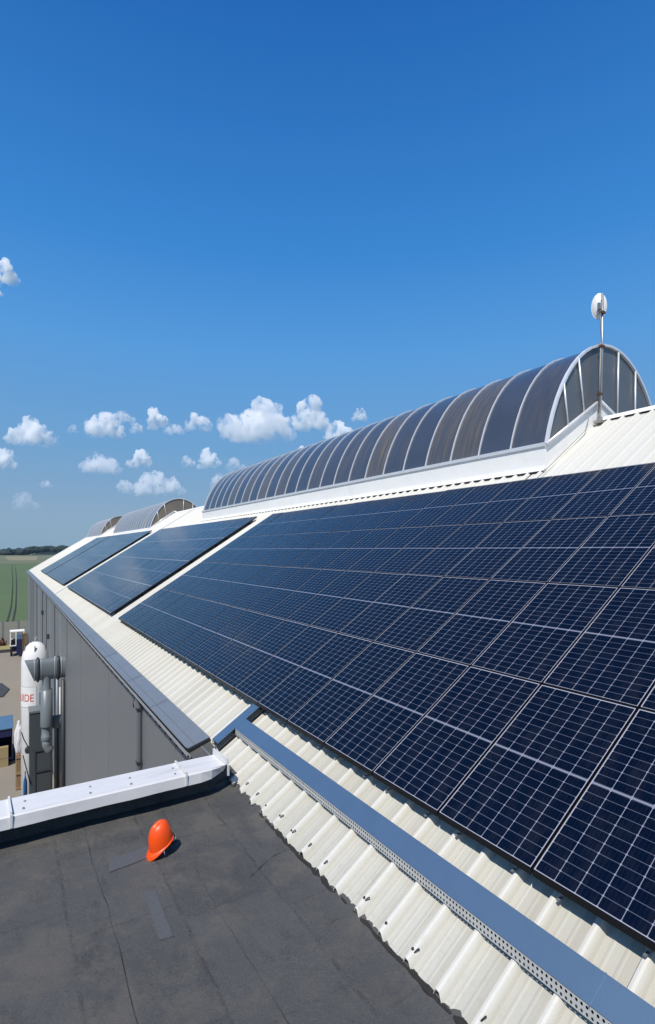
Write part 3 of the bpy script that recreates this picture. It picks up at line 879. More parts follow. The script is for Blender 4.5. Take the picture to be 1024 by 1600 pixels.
# lid joints
for y in (5.6, 3.6, 1.9, .4):
    b = MB(); quad_up(3.117, 3.309, y-.004, y+.004, LID+.0015, LID-.02, b)
    part(b, "lid_joint", MAT['galv'], tray, TO)
def perforated(p0, along, up, length, height, pitch, rows, rad):
    """metal strip with real round holes in rows"""
    b = MB(); n = int(length/pitch); hh = height/rows
    for i in range(n):
        for r in range(rows):
            o = Vector(p0) + along*(i*pitch) + up*(r*hh)
            corners = [o, o+along*pitch, o+along*pitch+up*hh, o+up*hh]
            c = o + along*(pitch/2) + up*(hh/2)
            ring = []
            for k in range(8):
                t = math.pi/8 + math.pi*k/4 + math.pi
                ring.append(c + along*(math.cos(t)*rad) + up*(math.sin(t)*rad*1.25))
            # ring index 0 lies low left; quads between the corners and the ring
            vs = corners + ring
            b.add(vs, [(0,1,6-0,5),(0,5,4),(1,7+0,6),(1,8,7),(1,2,9,8),(2,10,9),(2,3,11,10),(3,4,11),(3,0,4)] if False else
                  [(0,1,4+2,4+1,4+0),(1,2,4+4,4+3,4+2),(2,3,4+6,4+5,4+4),(3,0,4+0,4+7,4+6)])
    return b
upv = Vector((0, 0, 1))
b = perforated((xa-.002, -3.0, rz(xa, BOT)), Vector((0,1,0)), upv, 10.86, LID-BOT-.004, .036, 2, .0095)
part(b, "perforated_side", MAT['galvside'], tray, TO)
b = perforated((xb_+.002, -3.0, rz(xb_, BOT)), Vector((0,1,0)), upv, 10.86, LID-BOT-.004, .036, 2, .0095)
part(b, "perforated_side", MAT['galvside'], tray, TO)
sl = Vector((1, 0, SL))
for y, x0, L in ((yb0+.003, 2.83, .285), (yb0+.003, 3.312, .345), (yb1-.003, 2.83, .83)):
    b = perforated((x0, y, rz(x0, BOT)), sl, upv, L, LID-BOT-.014, .036, 2, .0105)
    part(b, "branch_side", MAT['ductdark'], tray, TO)
b = MB(); quad_up(xa+.006, xb_-.006, -6, 7.86, BOT+.008, BOT, b); quad_up(2.84, 3.65, yb0+.01, yb1-.01, BOT+.007, BOT-.001, b)
part(b, "tray_bed", MAT['ductdark'], tray, TO)
for (dx, dz) in ((.05, .018), (.10, .02), (.14, .016)):
    b = MB(); b.tube([(xa+dx, y, rz(xa+dx, BOT+dz)) for y in (-5, 0, 4, 7.8)], .014, 6)
    part(b, "cable", MAT['dark'], tray, TO)

# ------------------------------------------------------------------ dish antenna on the gable
ant = thing("dish_antenna", "white round dish antenna on a tall mast at the near rooflight", "antenna", (12.93, 7.45, 3.33))
NO = (12.93, 7.45, 3.33)
b = MB(); b.tube([(12.80,7.50,3.30),(12.90,7.51,5.2),(12.93,7.52,6.55)], .028, 10)
part(b, "mast", MAT['alu'], ant, NO)
b = MB(); b.tube([(12.72,7.50,3.45),(12.845,7.51,5.28)], .021, 8)
part(b, "support_pole", simple("aged pole", (0.33,0.28,0.24), 0.6, .4), ant, NO)
for (x, z) in ((12.79, 3.95), (12.885, 5.18), (12.915, 6.05)):
    b = MB(); b.box((x-.08, 7.465, z-.030), (x+.06, 7.55, z+.030))
    part(b, "clamp", MAT['rust'], ant, NO)
b = MB(); b.box((12.64, 7.40, 3.20), (12.92, 7.585, 3.27)); b.box((12.76, 7.46, 3.271), (12.84, 7.54, 3.36))
part(b, "mast_base", simple("galvanised base", (0.34,0.33,0.32), 0.5, .5), ant, NO)
b = MB(); n = 28
dc = Vector((12.99, 7.64, 6.30)); nd = Vector((.80, .60, 0.04)).normalized(); uu = Vector((.60,-.80,0)).normalized(); ww = Vector((0,-.02,1))
vs = [dc - nd*.035]; fs = []
for k, (rr, dp_) in enumerate(((.06,-.03),(.12,-.005),(.165,.03),(.178,.05),(.182,.045),(.172,.06),(.12,.02),(.0,-.01))):
    for q in range(n):
        t = 2*math.pi*q/n
        vs.append(dc + uu*(rr*math.cos(t)) + ww*(rr*1.86*math.sin(t)) + nd*dp_)
for q in range(n): fs.append((0, 1+(q+1) % n, 1+q))
for k in range(7):
    for q in range(n):
        fs.append((1+k*n+q, 1+k*n+(q+1) % n, 1+(k+1)*n+(q+1) % n, 1+(k+1)*n+q))
b.add(vs, fs, 0, True)
part(b, "dish", MAT['tank'], ant, NO)
b = MB(); b.box((12.84, 7.54, 6.15), (12.94, 7.60, 6.20)); b.box((12.85, 7.56, 6.12), (12.91, 7.61, 6.32)); b.tube([(12.88,7.58,6.15),(12.90,7.53,6.02)], .018, 6)
part(b, "bracket", MAT['gutter'], ant, NO)
b = MB()
P = [(12.86,7.53,6.10),(12.80,7.50,5.85),(12.79,7.49,5.6),(12.84,7.485,5.25),(12.76,7.475,4.2),(12.70,7.47,3.6)]
b.tube(P, .011, 5)
part(b, "dish_cable", MAT['gutter'], ant, NO)
b = MB()
P = [(12.45,7.585,3.45),(12.38,7.575,3.25),(12.25,7.57,2.98),(12.0,7.56,rz(12.0,CREST)+.05),(11.5,7.55,rz(11.5,CREST)+.03),(10.9,7.5,rz(10.9,CREST)+.03),(10.2,7.45,rz(10.2,CREST)+.03),(9.9,7.42,rz(9.9,CREST)+.03)]
b.tube(P, .010, 5)
part(b, "roof_cable", simple("grey cable", (0.30,0.30,0.29), .6), ant, NO)

# ------------------------------------------------------------------ hard hat
hat = thing("hard_hat", "orange safety helmet lying on the black bitumen roof", "helmet", (1.44, 5.80, ZFLAT+.02))
# local frame: +x is the peak; the hat rests on its peak, tipped forward
S2 = 1.60
def dome_pt(a, t, k=1.0):
    """a: azimuth, t: 0 rim .. 1 top"""
    rx, ry, h = .146, .126, .165
    c = math.cos(t*math.pi/2)**0.66
    x = rx*k*c*math.cos(a)*(1.04 if math.cos(a) < 0 else 1.0); y = ry*k*c*math.sin(a)
    z = h*k*math.sin(t*math.pi/2)**0.95
    ridge = .010*math.exp(-(y/.013)**2) + .006*math.exp(-((abs(y)-.040)/.009)**2)
    if t > .25: z += ridge*min(1, (t-.25)*3)
    return (x, y, z)
b = MB(); n = 48; m_ = 16
vs = []; fs = []
for j in range(m_+1):
    for i in range(n):
        vs.append(dome_pt(2*math.pi*i/n, j/m_*.999))
for j in range(m_):
    for i in range(n):
        fs.append((j*n+i, j*n+(i+1) % n, (j+1)*n+(i+1) % n, (j+1)*n+i))
b.add(vs, fs, 0, True)
# rim: short rain edge all round, long peak in front, curved down
vs = []; fs = []
for i in range(n):
    a = 2*math.pi*i/n
    p = Vector(dome_pt(a, 0))
    out = Vector((math.cos(a), math.sin(a), 0))
    front = max(0, math.cos(a))**1.6
    ext = .012 + .042*front
    vs += [p, p + out*ext*.6 + Vector((0,0,-.004-.008*front)), p + out*ext + Vector((0,0,-.008-.030*front)), p + out*ext + Vector((0,0,-.012-.030*front)), p + out*ext*.5 + Vector((0,0,-.011-.010*front)), p*0.965+Vector((0,0,-.004))]
for i in range(n):
    k = (i+1) % n
    for j in range(5): fs.append((6*i+j, 6*k+j, 6*k+j+1, 6*i+j+1))
b.add(vs, fs, 0, True)
# inner shell
vs = []; fs = []
for j in range(m_+1):
    for i in range(n):
        vs.append(dome_pt(2*math.pi*i/n, j/m_*.999, .955))
for j in range(m_):
    for i in range(n):
        fs.append((j*n+i, (j+1)*n+i, (j+1)*n+(i+1) % n, j*n+(i+1) % n))
b.add(vs, fs, 0, True)
tilt = Matrix.Rotation(R(17), 4, 'Y')
turn = Matrix.Rotation(R(188), 4, 'Z')
def hat_xf(mb, lift=.075):
    out = []
    for v in mb.v:
        q = turn @ (tilt @ Vector(v))
        out.append((q.x, q.y, (q.z+lift)*S2)); out[-1] = tuple(c*0.88 for c in out[-1])
    mb.v = out
    return mb
hat_xf(b).build("shell", MAT['hat'], hat)
b = MB()
P = [(.098*math.cos(a)-.01, .085*math.sin(a), -.022 - .012*(1-math.cos(a))*.5) for a in [2*math.pi*k/24 for k in range(25)]]
vs = []
for (x, y, z) in P: vs += [(x, y, z+.016), (x, y, z-.016), (x*.97, y*.97, z-.016), (x*.97, y*.97, z+.016)]
b.add(vs, [(4*i+j, 4*i+4+j, 4*i+4+(j+1) % 4, 4*i+(j+1) % 4) for i in range(24) for j in range(4)])
b.box((-.176, -.036, -.075), (-.118, .036, -.016))
hat_xf(b).build("headband", MAT['strap'], hat)
b = MB(); b.tube([(-.186,0,-.044),(-.170,0,-.044)], .020, 12); b.box((-.172,.037,-.05),(-.135,.043,-.03))
hat_xf(b).build("ratchet_knob", MAT['clip'], hat)
b = MB(); b.tube([(-.06,.095,-.012),(-.08,.108,-.06),(-.085,.08,-.10),(-.10,.02,-.108)], .006, 6); b.tube([(-.06,-.095,-.012),(-.09,-.10,-.05),(-.12,-.04,-.096)], .006, 6)
hat_xf(b).build("chin_strap", MAT['strap'], hat)
b = MB(); b.tube([(.02,.128,-.002),(.018,.130,-.055)], .006, 6)
hat_xf(b).build("strap_clip", MAT['clip'], hat)

# ------------------------------------------------------------------ gas tank
tank = thing("gas_tank", "tall white gas tank with red lettering beside the grey wall", "tank", (1.47, 36.0, ZG))
KO = (1.47, 36.0, ZG)
TR = .755
b = MB()
prof = [(TR, ZG+.9), (TR, -6.95), (TR*.995, -6.75), (TR*.95, -6.42), (TR*.84, -6.10), (TR*.66, -5.84), (TR*.42, -5.65), (TR*.2, -5.58), (.001, -5.56)]
b.lathe((1.47, 36, 0), [(.001, ZG+.7), (TR*.7, ZG+.72)] + prof, 48, 0)
part(b, "vessel", MAT['tank'], tank, KO)
for a in (45, 135, 225, 315):
    b = MB(); x, y = 1.47+.62*math.cos(R(a)), 36+.62*math.sin(R(a))
    b.box((x-.07, y-.07, ZG), (x+.07, y+.07, ZG+1.3))
    part(b, "leg", MAT['tank'], tank, KO)
b = MB(); b.tube([(1.47,36,-5.58),(1.47,36,-5.36)], .05, 10); b.box((1.39,35.95,-5.37), (1.55,36.05,-5.28))
part(b, "top_valve", MAT['gutterlight'], tank, KO)
for a in (195, 265, 330):
    x, y = 1.47+.60*math.cos(R(a)), 36+.60*math.sin(R(a))
    b = MB(); b.box((x-.03, y-.03, -6.25), (x+.03, y+.03, -5.72))
    part(b, "lifting_lug", MAT['gutter'], tank, KO)
def on_tank(theta, z, r): return (1.47 + r*math.sin(theta), 36 - r*math.cos(theta), z)
def tank_plate(t0, t1, z0, z1, r, mat, name):
    b = MB(); n = 24; vs = []
    for k in range(n+1):
        t = t0+(t1-t0)*k/n
        vs += [on_tank(t, z0, r), on_tank(t, z1, r), on_tank(t, z0, TR-.002), on_tank(t, z1, TR-.002)]
    b.add(vs, [(4*i, 4*i+4, 4*i+5, 4*i+1) for i in range(n)] + [(4*i+1, 4*i+5, 4*i+7, 4*i+3) for i in range(n)] + [(4*i+2, 4*i+6, 4*i+4, 4*i) for i in range(n)] + [(0,1,3,2), (4*n,4*n+2,4*n+3,4*n+1)], 0, False)
    return part(b, name, mat, tank, KO)
tank_plate(R(-150), R(3), -9.36, -8.12, TR+.006, MAT['gutterlight'], "sign_border")
tank_plate(R(-149), R(1.5), -9.33, -8.15, TR+.010, MAT['tank'], "sign_plate")
fc = bpy.data.curves.new("lettering", 'FONT'); fc.body = "AIR LIQUIDE"; fc.size = 1.0; fc.extrude = 0.01
fo = bpy.data.objects.new("lettering_source", fc); COL.objects.link(fo)
bpy.context.view_layer.update()
fm = bpy.data.meshes.new_from_object(fo.evaluated_get(bpy.context.evaluated_depsgraph_get()))
bpy.data.objects.remove(fo)
bmx = bmesh.new(); bmx.from_mesh(fm)
bmesh.ops.subdivide_edges(bmx, edges=[e for e in bmx.edges if e.calc_length() > .12], cuts=2)
bmesh.ops.triangulate(bmx, faces=bmx.faces)
bmx.to_mesh(fm); bmx.free()
x1 = max(v.co.x for v in fm.vertices)
hx = max(v.co.y for v in fm.vertices)
sx = .335/.72; sz = .43/hx
for v in fm.vertices:
    th = R(-9) + (v.co.x - x1)*sx/TR*.98
    r = TR + .014 + v.co.z*.3
    v.co = Vector(on_tank(th, -8.99 + v.co.y*sz, r)) - Vector(KO)
fm.materials.clear(); fm.materials.append(MAT['red'])
lo = bpy.data.objects.new("lettering", fm); COL.objects.link(lo); lo.parent = tank
em = tank_plate(R(14), R(40), -9.45, -8.52, TR+.010, MAT['blue'], "emblem")
b = MB()
vs = []
for k in range(7):
    t = k/6
    vs += [on_tank(R(15+20*t), -9.38+.8*t, TR+.014), on_tank(R(19+20*t), -9.38+.8*t, TR+.014)]
b.add(vs, [(2*i, 2*i+2, 2*i+3, 2*i+1) for i in range(6)])
part(b, "emblem_stroke", MAT['tank'], em, KO)

# ------------------------------------------------------------------ extraction duct, cabinet
duct = thing("extraction_duct", "grey extraction duct with flanges leaving the wall above the cabinet", "duct", (2.69, 31.6, -6.4))
DO = (2.69, 31.6, -6.4)
b = MB(); n = 24; vs = []; yc, zc_ = 31.6, -6.40; ry, rzv = .27, .57
for (x, shear) in ((1.04, .30), (1.12, .30), (1.3, 0), (2.698, 0)):
    for k in range(n):
        t = 2*math.pi*k/n
        vs.append((x - shear*(math.sin(t))*.75 - shear*.1, yc+ry*math.cos(t), zc_+rzv*math.sin(t)))
b.add(vs, [(j*n+k, j*n+(k+1) % n, (j+1)*n+(k+1) % n, (j+1)*n+k) for j in range(3) for k in range(n)], 0, True)
part(b, "main_pipe", MAT['duct'], duct, DO)
b = MB(); b.add(vs[n:2*n], [tuple(range(n))])
part(b, "mesh_screen", MAT['ductdark'], duct, DO)
for x in (1.40, 2.36):
    b = MB(); b.tube([(x-.07,yc,zc_),(x-.02,yc,zc_),(x+.02,yc,zc_),(x+.07,yc,zc_)], [.315,.335,.335,.315], 24, 0, True, 2.0)
    part(b, "flange", MAT['ductdark'], duct, DO)
    for dx in (-.16, .15):
        b = MB(); b.tube([(x+dx-.02,yc,zc_),(x+dx+.02,yc,zc_)], .283, 24, 0, True, 2.11)
        part(b, "collar", MAT['gutterlight'], duct, DO)
b = MB(); b.lathe((1.81, 31.6, 0), [(.20,-6.6),(.20,-7.45),(.235,-7.5),(.235,-7.56)], 24)
part(b, "branch_pipe", MAT['duct'], duct, DO)
b = MB(); b.lathe((1.81, 31.6, 0), [(.2,-7.50),(.295,-7.52),(.295,-9.45),(.29,-9.5),(.2,-9.5)], 28)
part(b, "silencer", MAT['duct'], duct, DO)
b = MB(); b.lathe((1.78, 31.6, 0), [(.21,-9.5),(.21,-9.95),(.235,-9.97),(.235,-10.2),(.215,-10.25)], 24); b.tube([(1.78,31.6,-10.2),(1.80,31.6,-10.5),(1.90,31.6,-10.75),(2.05,31.6,-10.85)], .20, 20, 0, True, 1.2)
part(b, "elbow", MAT['duct'], duct, DO)
b = MB(); b.tube([(2.1,31.9,-9.40),(2.698,31.9,-9.40)], .18, 20, 0, True, 2.0)
part(b, "lower_pipe", MAT['duct'], duct, DO)
cabt = thing("filter_cabinet", "dark grey filter cabinet standing in front of the white tank", "cabinet", (1.6, 33.3, ZG))
CO = (1.6, 33.3, ZG)
b = MB(); b.box((1.06, 32.9, ZG), (2.18, 34.0, -9.05))
bevel(part(b, "body", MAT['cabinet'], cabt, CO), .02)
b = MB(); b.box((1.03, 32.86, -9.04), (2.21, 34.05, -8.93))
part(b, "top", MAT['duct'], cabt, CO)
b = MB(); b.box((1.30, 32.80, -15.2), (1.36, 32.898, -11.2)); b.box((2.10, 32.80, -15.2), (2.16, 32.898, -11.2))
for z in (-11.2, -12.35, -13.5, -14.6): b.box((1.30, 32.795, z), (2.16, 32.897, z+.10))
part(b, "door_frame", MAT['ductdark'], cabt, CO)
for z in (-11.25, -12.4, -13.55):
    b = MB(); b.box((1.37, 32.84, z-1.0), (2.09, 32.897, z-.02))
    part(b, "door", MAT['cabinet'], cabt, CO)
b = MB(); b.tube([(1.0,32.95,-11.1),(1.0,33.3,-11.1)], .16, 12)
part(b, "blower", MAT['ductdark'], cabt, CO)
b = MB(); b.tube([(1.0,33.0,-10.9),(.80,33.6,-10.6),(.72,34.5,-10.5)], .03, 6); b.tube([(.75,33.0,-11.3),(1.10,32.85,-12.9)], .03, 6)
part(b, "hose", MAT['dark'], cabt, CO)

# ------------------------------------------------------------------ yard clutter
sk = thing("skip_container", "open fronted blue container cut by the left picture edge", "container", (-1.3, 45.5, ZG))
SO = (-1.3, 45.5, ZG)
b = MB()
x0, x1_, y0, y1, zt = -3.2, .34, 43.9, 47.2, -12.95
b.box((x0, y0, ZG+.1), (x0+.06, y1, zt)); b.box((x1_-.06, y0+.1, ZG+.1), (x1_, y1, zt)); b.box((x0+.06, y1-.06, ZG+.1), (x1_-.06, y1, zt)); b.box((x0+.06, y0, ZG+.1), (x1_-.06, y1-.06, ZG+.2)); b.box((x0+.06, y0, zt-.55), (x1_-.06, y0+.06, zt-.01))
part(b, "body", MAT['navy'], sk, SO)
b = MB(); b.box((x0-.05, y0-.08, zt+.003), (x1_+.05, y1+.05, zt+.10))
bevel(part(b, "lid", MAT['steelblue'], sk, SO), .03)
for x in (x0+.4, x1_-.4):
    b = MB(); b.tube([(x, y0+.02, ZG+.1), (x, y0+.3, ZG+.1)], .1, 10)
    part(b, "wheel", MAT['dark'], sk, SO)
b = MB(); b.box((-1.6, 43.5, ZG+.02), (.08, 43.86, ZG+1.40)); b.box((-1.6, 43.49, ZG+.6), (.08, 43.499, ZG+.68), 1)
tag(shift(b, (-.7, 43.6, ZG)).build("cardboard_box", [MAT['tan'], MAT['palewood']], None, (-.7, 43.6, ZG)), "large tan box standing in front of the blue container", "box")
gc = thing("blue_drum", "narrow blue drum standing beside the open container", "drum", (.56, 44.6, ZG))
b = MB(); b.lathe((.56,44.6,0), [(.001,ZG),(.17,ZG),(.17,ZG+1.5),(.15,ZG+1.75),(.06,ZG+1.95),(.05,ZG+2.1),(.001,ZG+2.1)], 18)
part(b, "body", MAT['blue'], gc, (.56,44.6,ZG))
b = MB(); b.lathe((.56,44.6,0), [(.05,ZG+2.1),(.08,ZG+2.12),(.08,ZG+2.2),(.001,ZG+2.22)], 12)
part(b, "cap", MAT['clip'], gc, (.56,44.6,ZG))
pal = thing("wooden_crate", "brown wooden crate carrying the white bulk bag", "crate", (.74, 39.2, ZG))
b = MB()
for k in range(5): b.box((.50+.1*k, 38.85, ZG+.1), (.58+.1*k, 38.88, ZG+2.1))
for z in (ZG+.05, ZG+1.0, ZG+2.05): b.box((.48, 38.80, z), (1.02, 38.848, z+.14))
for k in range(5): b.box((.48+.11*k, 38.9, ZG+2.2), (.575+.11*k, 39.6, ZG+2.25))
b.box((.985, 38.9, ZG+.1), (1.01, 39.6, ZG+2.19)); b.box((.48, 38.9, ZG+.1), (.505, 39.6, ZG+2.19)); b.box((.51,39.57,ZG+.1),(.98,39.6,ZG+2.19))
part(b, "slats", MAT['palewood'], pal, (.74, 39.2, ZG))
b = MB()
bm = bmesh.new(); bmesh.ops.create_icosphere(bm, subdivisions=4, radius=1.0)
vs = []
for v in bm.verts:
    p = v.co; d = 1+.16*noise.noise(p*2.1+Vector((3,1,4)))+.07*noise.noise(p*6)
    vs.append((.72+p.x*.33*d, 39.2+p.y*.34*d, ZG+2.26+.92+max(-.91, p.z*1.15*d*(1 if p.z > 0 else .9))))
b.add(vs, [tuple(v.index for v in f.verts) for f in bm.faces], 0, True); bm.free()
tag(shift(b, (.72,39.2,ZG+2.26)).build("bulk_bag", MAT['bag'], None, (.72,39.2,ZG+2.26)), "crumpled white bulk bag lying on the wooden crate", "bag")
cyl = thing("gas_cylinder", "slim blue gas cylinder at the foot of the white tank", "gas cylinder", (.90, 34.6, ZG))
b = MB(); b.lathe((.90,34.6,0), [(.001,ZG),(.10,ZG),(.10,ZG+1.9),(.09,ZG+2.15),(.04,ZG+2.35),(.035,ZG+2.5),(.001,ZG+2.5)], 16)
part(b, "body", MAT['blue'], cyl, (.90,34.6,ZG))
b = MB(); b.lathe((.90,34.6,0), [(.02,ZG+2.5),(.03,ZG+2.62),(.001,ZG+2.75)], 8); b.box((.87,34.58,ZG+2.6),(.93,34.62,ZG+2.68))
part(b, "valve", MAT['rust'], cyl, (.90,34.6,ZG))
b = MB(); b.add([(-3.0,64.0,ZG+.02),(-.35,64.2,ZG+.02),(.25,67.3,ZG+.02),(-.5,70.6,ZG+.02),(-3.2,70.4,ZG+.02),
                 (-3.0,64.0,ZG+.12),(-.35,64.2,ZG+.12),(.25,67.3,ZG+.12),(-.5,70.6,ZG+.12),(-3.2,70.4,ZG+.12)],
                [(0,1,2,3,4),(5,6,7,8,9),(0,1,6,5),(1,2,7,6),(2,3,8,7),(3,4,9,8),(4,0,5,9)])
tag(shift(b, (-1.4,67,ZG)).build("yard_shadow", MAT['yardshadow'], None, (-1.4,67,ZG)), "dark pointed sheet standing in for a shadow on the concrete yard", "sheet")  # thin dark slab added in place of a shadow on the yard
# small loader at the yard's end
ld = thing("yard_loader", "small loader with white cab frame and dark blue front panel", "loader", (1.3, 88, ZG))
LO = (1.3, 88.0, ZG)
b = MB(); b.box((1.18, 87.3, ZG+.5), (2.05, 87.9, ZG+2.55)); b.box((1.30, 87.2, ZG+.2), (1.9, 87.3, ZG+1.5))
bevel(part(b, "front_panel", MAT['navy'], ld, LO), .06)
b = MB(); b.box((1.2, 87.32, ZG+2.56), (2.03, 87.88, ZG+3.25))
part(b, "windscreen", MAT['steelblue'], ld, LO)
b = MB()
for (x, y) in ((.42,88.0),(1.12,87.9),(2.12,87.9),(.42,89.4),(2.12,89.4)): b.box((x-.05,y-.05,ZG+1.6),(x+.05,y+.05,ZG+3.55))
b.box((.36,87.85,ZG+3.55),(2.2,89.5,ZG+3.68)); b.box((.36,87.93,ZG+1.5),(1.12,88.05,ZG+1.62)); b.box((.36,87.94,ZG+2.5),(.7,88.06,ZG+2.6))
part(b, "cab_frame", MAT['white'], ld, LO)
b = MB(); b.box((.5,88.2,ZG+.7),(2.0,89.9,ZG+1.55))
bevel(part(b, "chassis", MAT['navy'], ld, LO), .08)
b = MB(); b.box((.55,88.25,ZG+1.56),(1.1,88.9,ZG+2.4))
part(b, "seat", MAT['dark'], ld, LO)
for (x, y) in ((.55,88.3),(1.95,88.0),(.55,89.6),(1.95,89.6)):
    b = MB()
    vs = []; n = 16
    for (dx, r) in ((-.14,.25),(-.14,.42),(-.1,.47),(.1,.47),(.14,.42),(.14,.25)):
        for k in range(n):
            t = 2*math.pi*k/n; vs.append((x+dx, y+r*math.cos(t), ZG+.9+r*1.9*math.sin(t)))
    b.add(vs, [(j*n+k, j*n+(k+1) % n, (j+1)*n+(k+1) % n, (j+1)*n+k) for j in range(5) for k in range(n)] + [tuple(range(n)), tuple(range(5*n, 6*n))], 0)
    part(b, "wheel", MAT['dark'], ld, LO)
# upright pallets by the hall's far corner
for i, (x, y) in enumerate(((1.98, 87.2), (2.22, 86.9), (2.46, 86.6))):
    b = MB()
    for k in range(4): b.box((x-.10, y-.06+k*.02, ZG+.02+.0*k), (x-.10+.055*(k+1)*0+.06, y-.03+k*.02, ZG+3.5)) if k == 0 else b.box((x-.10+.062*k, y-.06, ZG+.02), (x-.055+.062*k, y-.03, ZG+3.5-.06*k))
    for z in (.3, 1.7, 3.1): b.box((x-.11, y-.029, ZG+z), (x+.12, y+.03, ZG+z+.2))
    tag(shift(b, (x, y, ZG)).build("upright_pallet", MAT['wood'], None, (x, y, ZG)),
        ["leftmost upright brown pallet beside the hall's far corner", "middle upright brown pallet beside the hall's far corner", "brown pallet leaning nearest the hall's far wall corner"][i], "pallet", "pallets stood on end by the hall")
# yard fence
fn = thing("yard_fence", "pale concrete panel fence between the yard and the green field", "fence", (-20, 99, ZG))
FO = (-20, 99, ZG)
fxs = [-60 + 2.2*k for k in range(30)]
for k, x in enumerate(fxs):
    if x > 3.2: break
    b = MB(); b.box((x-.09, 98.92, ZG), (x+.09, 99.08, ZG+4.05)); part(b, "post", MAT['wallfar'], fn, FO)
    b = MB()
    for q in range(4): b.box((x+.093, 98.96+.004*(q % 2), ZG+.95*q), (x+2.107, 99.03, ZG+.95*q+.93))
    part(b, "infill_panel", MAT['panelwall'], fn, FO)
for (x, y, h, lab) in ((-.62, 97.2, .8, "left rusty heap of scrap at the foot of the fence"), (1.9, 97.0, .5, "small rusty heap of scrap beside the loader")):
    b = MB(); rr = random.Random(int(x*10))
    for k in range(26):
        a = rr.uniform(0, 6.28); q = rr.uniform(0, .5)
        cx, cy = x+q*math.cos(a), y+q*math.sin(a)*.6; hh = h*(1.25-q)*rr.uniform(.6, 1.5)
        b.tube([(cx, cy, ZG+.25), (cx+rr.uniform(-.12,.12), cy+rr.uniform(-.12,.12), ZG+.25+hh)], rr.uniform(.04, .10), 5)
    tag(shift(b, (x, y, ZG+.25)).build("scrap_heap", MAT['rust'], None, (x, y, ZG+.25)), lab, "scrap", "scrap heaps by the fence")

# ------------------------------------------------------------------ clouds
def cloud_mat(name, dens, h, seed):
    """ragged vapour: dense cores, torn edges, flat thin base"""
    m = bpy.data.materials.new(name); m.use_nodes = True
    nt = m.node_tree; nt.nodes.clear()
    out = nt.nodes.new("ShaderNodeOutputMaterial")
    v = nt.nodes.new("ShaderNodeVolumeScatter")
    v.inputs['Color'].default_value = (1, 0.992, 0.985, 1)
    v.inputs['Anisotropy'].default_value = 0.2
    co = COORD(nt)
    mp = nt.nodes.new("ShaderNodeMapping"); mp.inputs['Location'].default_value = (seed*3.1, seed*1.7, seed)
    mp.inputs['Scale'].default_value = (1.1/h, 1.1/h, 0.7/h)
    nt.links.new(co, mp.inputs[0])
    n1 = NOISE(nt, mp.outputs[0], 2.9, 8, 0.64)
    sep = N(nt, "ShaderNodeSeparateXYZ"); nt.links.new(co, sep.inputs[0])
    d = M(nt, 'MULTIPLY', RAMP(nt, n1, 0.465, 0.565), M(nt, 'ADD', 0.12, M(nt, 'MULTIPLY', RAMP(nt, sep.outputs[2], 0.0, 0.5*h), 0.88)))
    nt.links.new(M(nt, 'MULTIPLY', d, dens), v.inputs['Density'])
    nt.links.new(v.outputs[0], out.inputs['Volume'])
    try: m.cycles.volume_step_rate = 0.35
    except Exception: pass
    return m
CL = [  # x0, x1, ytop, ybottom, opacity, puffs, label
    (12, 77, 647, 693, 1.0, 14, "bright ragged white cloud low at the far left"),
    (-16, 26, 697, 733, .9, 8, "rounded white cloud cut by the left picture edge"),
    (103, 122, 661, 677, .25, 5, "faint cloud wisp left of the flat topped cloud"),
    (136, 189, 644, 682, .85, 11, "flat topped white cloud in the upper left row"),
    (182, 210, 636, 661, .45, 6, "small pale cloud just right of the flat topped cloud"),
    (200, 224, 660, 677, .35, 5, "small faint cloud low between two brighter clouds"),
    (228, 263, 631, 670, .85, 8, "compact round cloud left of centre in the upper row"),
    (257, 288, 650, 679, .5, 7, "pale cloud touching the compact round cloud's right"),
    (292, 332, 636, 673, .65, 9, "peaked cloud right of the pale pair"),
    (132, 188, 700, 740, .6, 11, "broad pinkish cloud in the lower left row"),
    (200, 236, 699, 731, .75, 8, "compact pinkish cloud in the lower row"),
    (283, 304, 704, 730, .45, 5, "small thin cloud in the lower row, beside the pointed one"),
    (308, 343, 696, 732, .75, 8, "pointed cream cloud in the lower row"),
    (197, 288, 735, 773, .6, 16, "long pale cloud just above the middle rooflight"),
    (349, 456, 620, 686, 1.0, 24, "largest white cloud, above the long rooflight's far end"),
    (457, 512, 614, 672, .9, 12, "tall white cloud right of the largest one"),
    (506, 552, 646, 694, .75, 10, "pale cloud resting behind the long rooflight"),
    (548, 574, 632, 658, .6, 6, "small round cloud nearest the long rooflight's middle"),
    (460, 488, 692, 720, .9, 6, "cloud top just peeping over the long rooflight"),
    (326, 352, 737, 764, .4, 6, "pinkish cloud beside the long rooflight's far end"),
    (352, 386, 711, 738, .3, 6, "thin veil of cloud under the largest cloud"),
    (18, 62, 768, 796, .25, 7, "faint pink cloud lowest at the left"),
    (60, 83, 747, 762, .3, 5, "tiny pink cloud above the lowest left haze"),
    (-22, 27, 400, 446, .8, 8, "ragged cloud high at the left picture edge"),
    (-14, 7, 449, 464, .4, 4, "cloud scrap below the high left cloud"),
]
def far_point(pxx, pyy, d):
    c = (pxx-512)/ff
    return Vector((fsin*d + c*fcos*d, fcos*d - c*fsin*d, (859.2-pyy)/ff*d))
rgt = Vector((fcos, -fsin, 0)); fwd = Vector((fsin, fcos, 0))
ico = bmesh.new(); bmesh.ops.create_icosphere(ico, subdivisions=3, radius=1.0)
IV = [v.co.copy() for v in ico.verts]; IF = [tuple(v.index for v in f.verts) for f in ico.faces]; ico.free()
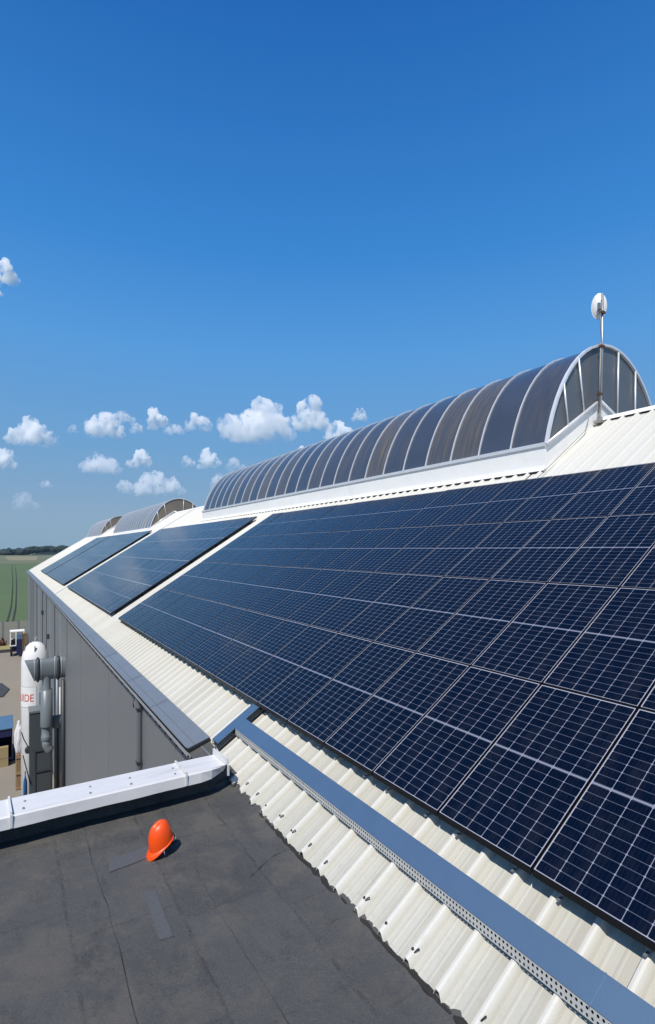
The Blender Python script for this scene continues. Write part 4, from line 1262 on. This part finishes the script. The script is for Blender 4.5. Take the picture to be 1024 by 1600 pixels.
for ci, (a0, a1, t0, t1, op, npf, lab) in enumerate(CL):
    rr = random.Random(100+ci)
    d = min(16000, 2000*ff/(859.2-t1))
    s = d/ff                                     # metres per photo pixel at that distance
    w = (a1-a0)*s; h = (t1-t0)*s
    org = far_point((a0+a1)/2, t1, d)
    b = MB()
    # broad low body, then towers on top of it
    puffs = []
    for k in range(npf):
        u = (k+.5)/npf*2-1 + rr.uniform(-.12, .12)
        top = (1-abs(u)**2.2)*rr.uniform(.35, 1.0)
        r_ = rr.uniform(.12, .24)*min(w, h*1.5)
        puffs.append((u*(w/2-r_*.8), rr.uniform(-.25, .25)*w, max(r_*.5, top*h-r_*.9), r_))
        if top > .5: puffs.append((u*(w/2-r_)+rr.uniform(-.3,.3)*r_, rr.uniform(-.2, .2)*w, max(r_*.5, top*h*.5), r_*1.1))
    for k in range(max(3, npf//3)):
        u = (k+.5)/max(3, npf//3)*2-1
        puffs.append((u*w*.36, 0, h*.22, h*.20))
    for (pu, pv, pz, r_) in puffs:
        o = Vector((rr.random()*50, rr.random()*50, rr.random()*50))
        r_ *= 1.12; vs = []
        for p in IV:
            dd = 1 + .30*noise.noise(p*1.6+o) + .20*noise.noise(p*3.7+o) + .10*noise.noise(p*8+o)
            q = rgt*(pu+p.x*r_*dd) + fwd*(pv+p.y*r_*dd) + Vector((0,0,max(-.0*h, pz+p.z*r_*dd*1.05)))
            vs.append(q)
        b.add(vs, IF, 0)
    o = b.build("cloud", cloud_mat(f"cloud vapour {ci}", op**1.6*24/(min(w, h*1.6)), h, ci+1), None, org)
    m = o.modifiers.new("merge", 'REMESH'); m.mode = 'VOXEL'; m.voxel_size = max(h, w*.4)/44
    m.use_smooth_shade = True
    for q_, (ts, st) in enumerate(((.30, .30), (.12, .09))):
        tx = bpy.data.textures.new("billow", 'CLOUDS'); tx.noise_scale = ts*h; tx.noise_depth = 2; tx.noise_type = 'SOFT_NOISE'
        dm = o.modifiers.new("billow", 'DISPLACE'); dm.texture = tx; dm.texture_coords = 'LOCAL'; dm.strength = st*h; dm.mid_level = 0.5
    tag(o, lab, "cloud", "clouds low over the horizon")

# ------------------------------------------------------------------ air
hz = MB(); hz.box((-4200, -4200, ZG-1), (4200, 4200, 55))
hm = bpy.data.materials.new("summer haze"); hm.use_nodes = True
hm.node_tree.nodes.clear()
ho = hm.node_tree.nodes.new("ShaderNodeOutputMaterial"); hv = hm.node_tree.nodes.new("ShaderNodeVolumePrincipled")
hv.inputs['Color'].default_value = (0.55, 0.76, 1.0, 1); hv.inputs['Density'].default_value = 0.00004; hv.inputs['Anisotropy'].default_value = 0.2
hm.node_tree.links.new(hv.outputs[0], ho.inputs['Volume'])
tag(hz.build("haze", hm), kind="stuff")

# ------------------------------------------------------------------ lift everything from eye level to yard level
for o in scene.objects:
    if o.parent is None and o.type in ('MESH', 'EMPTY'):
        o.location.z += ZC
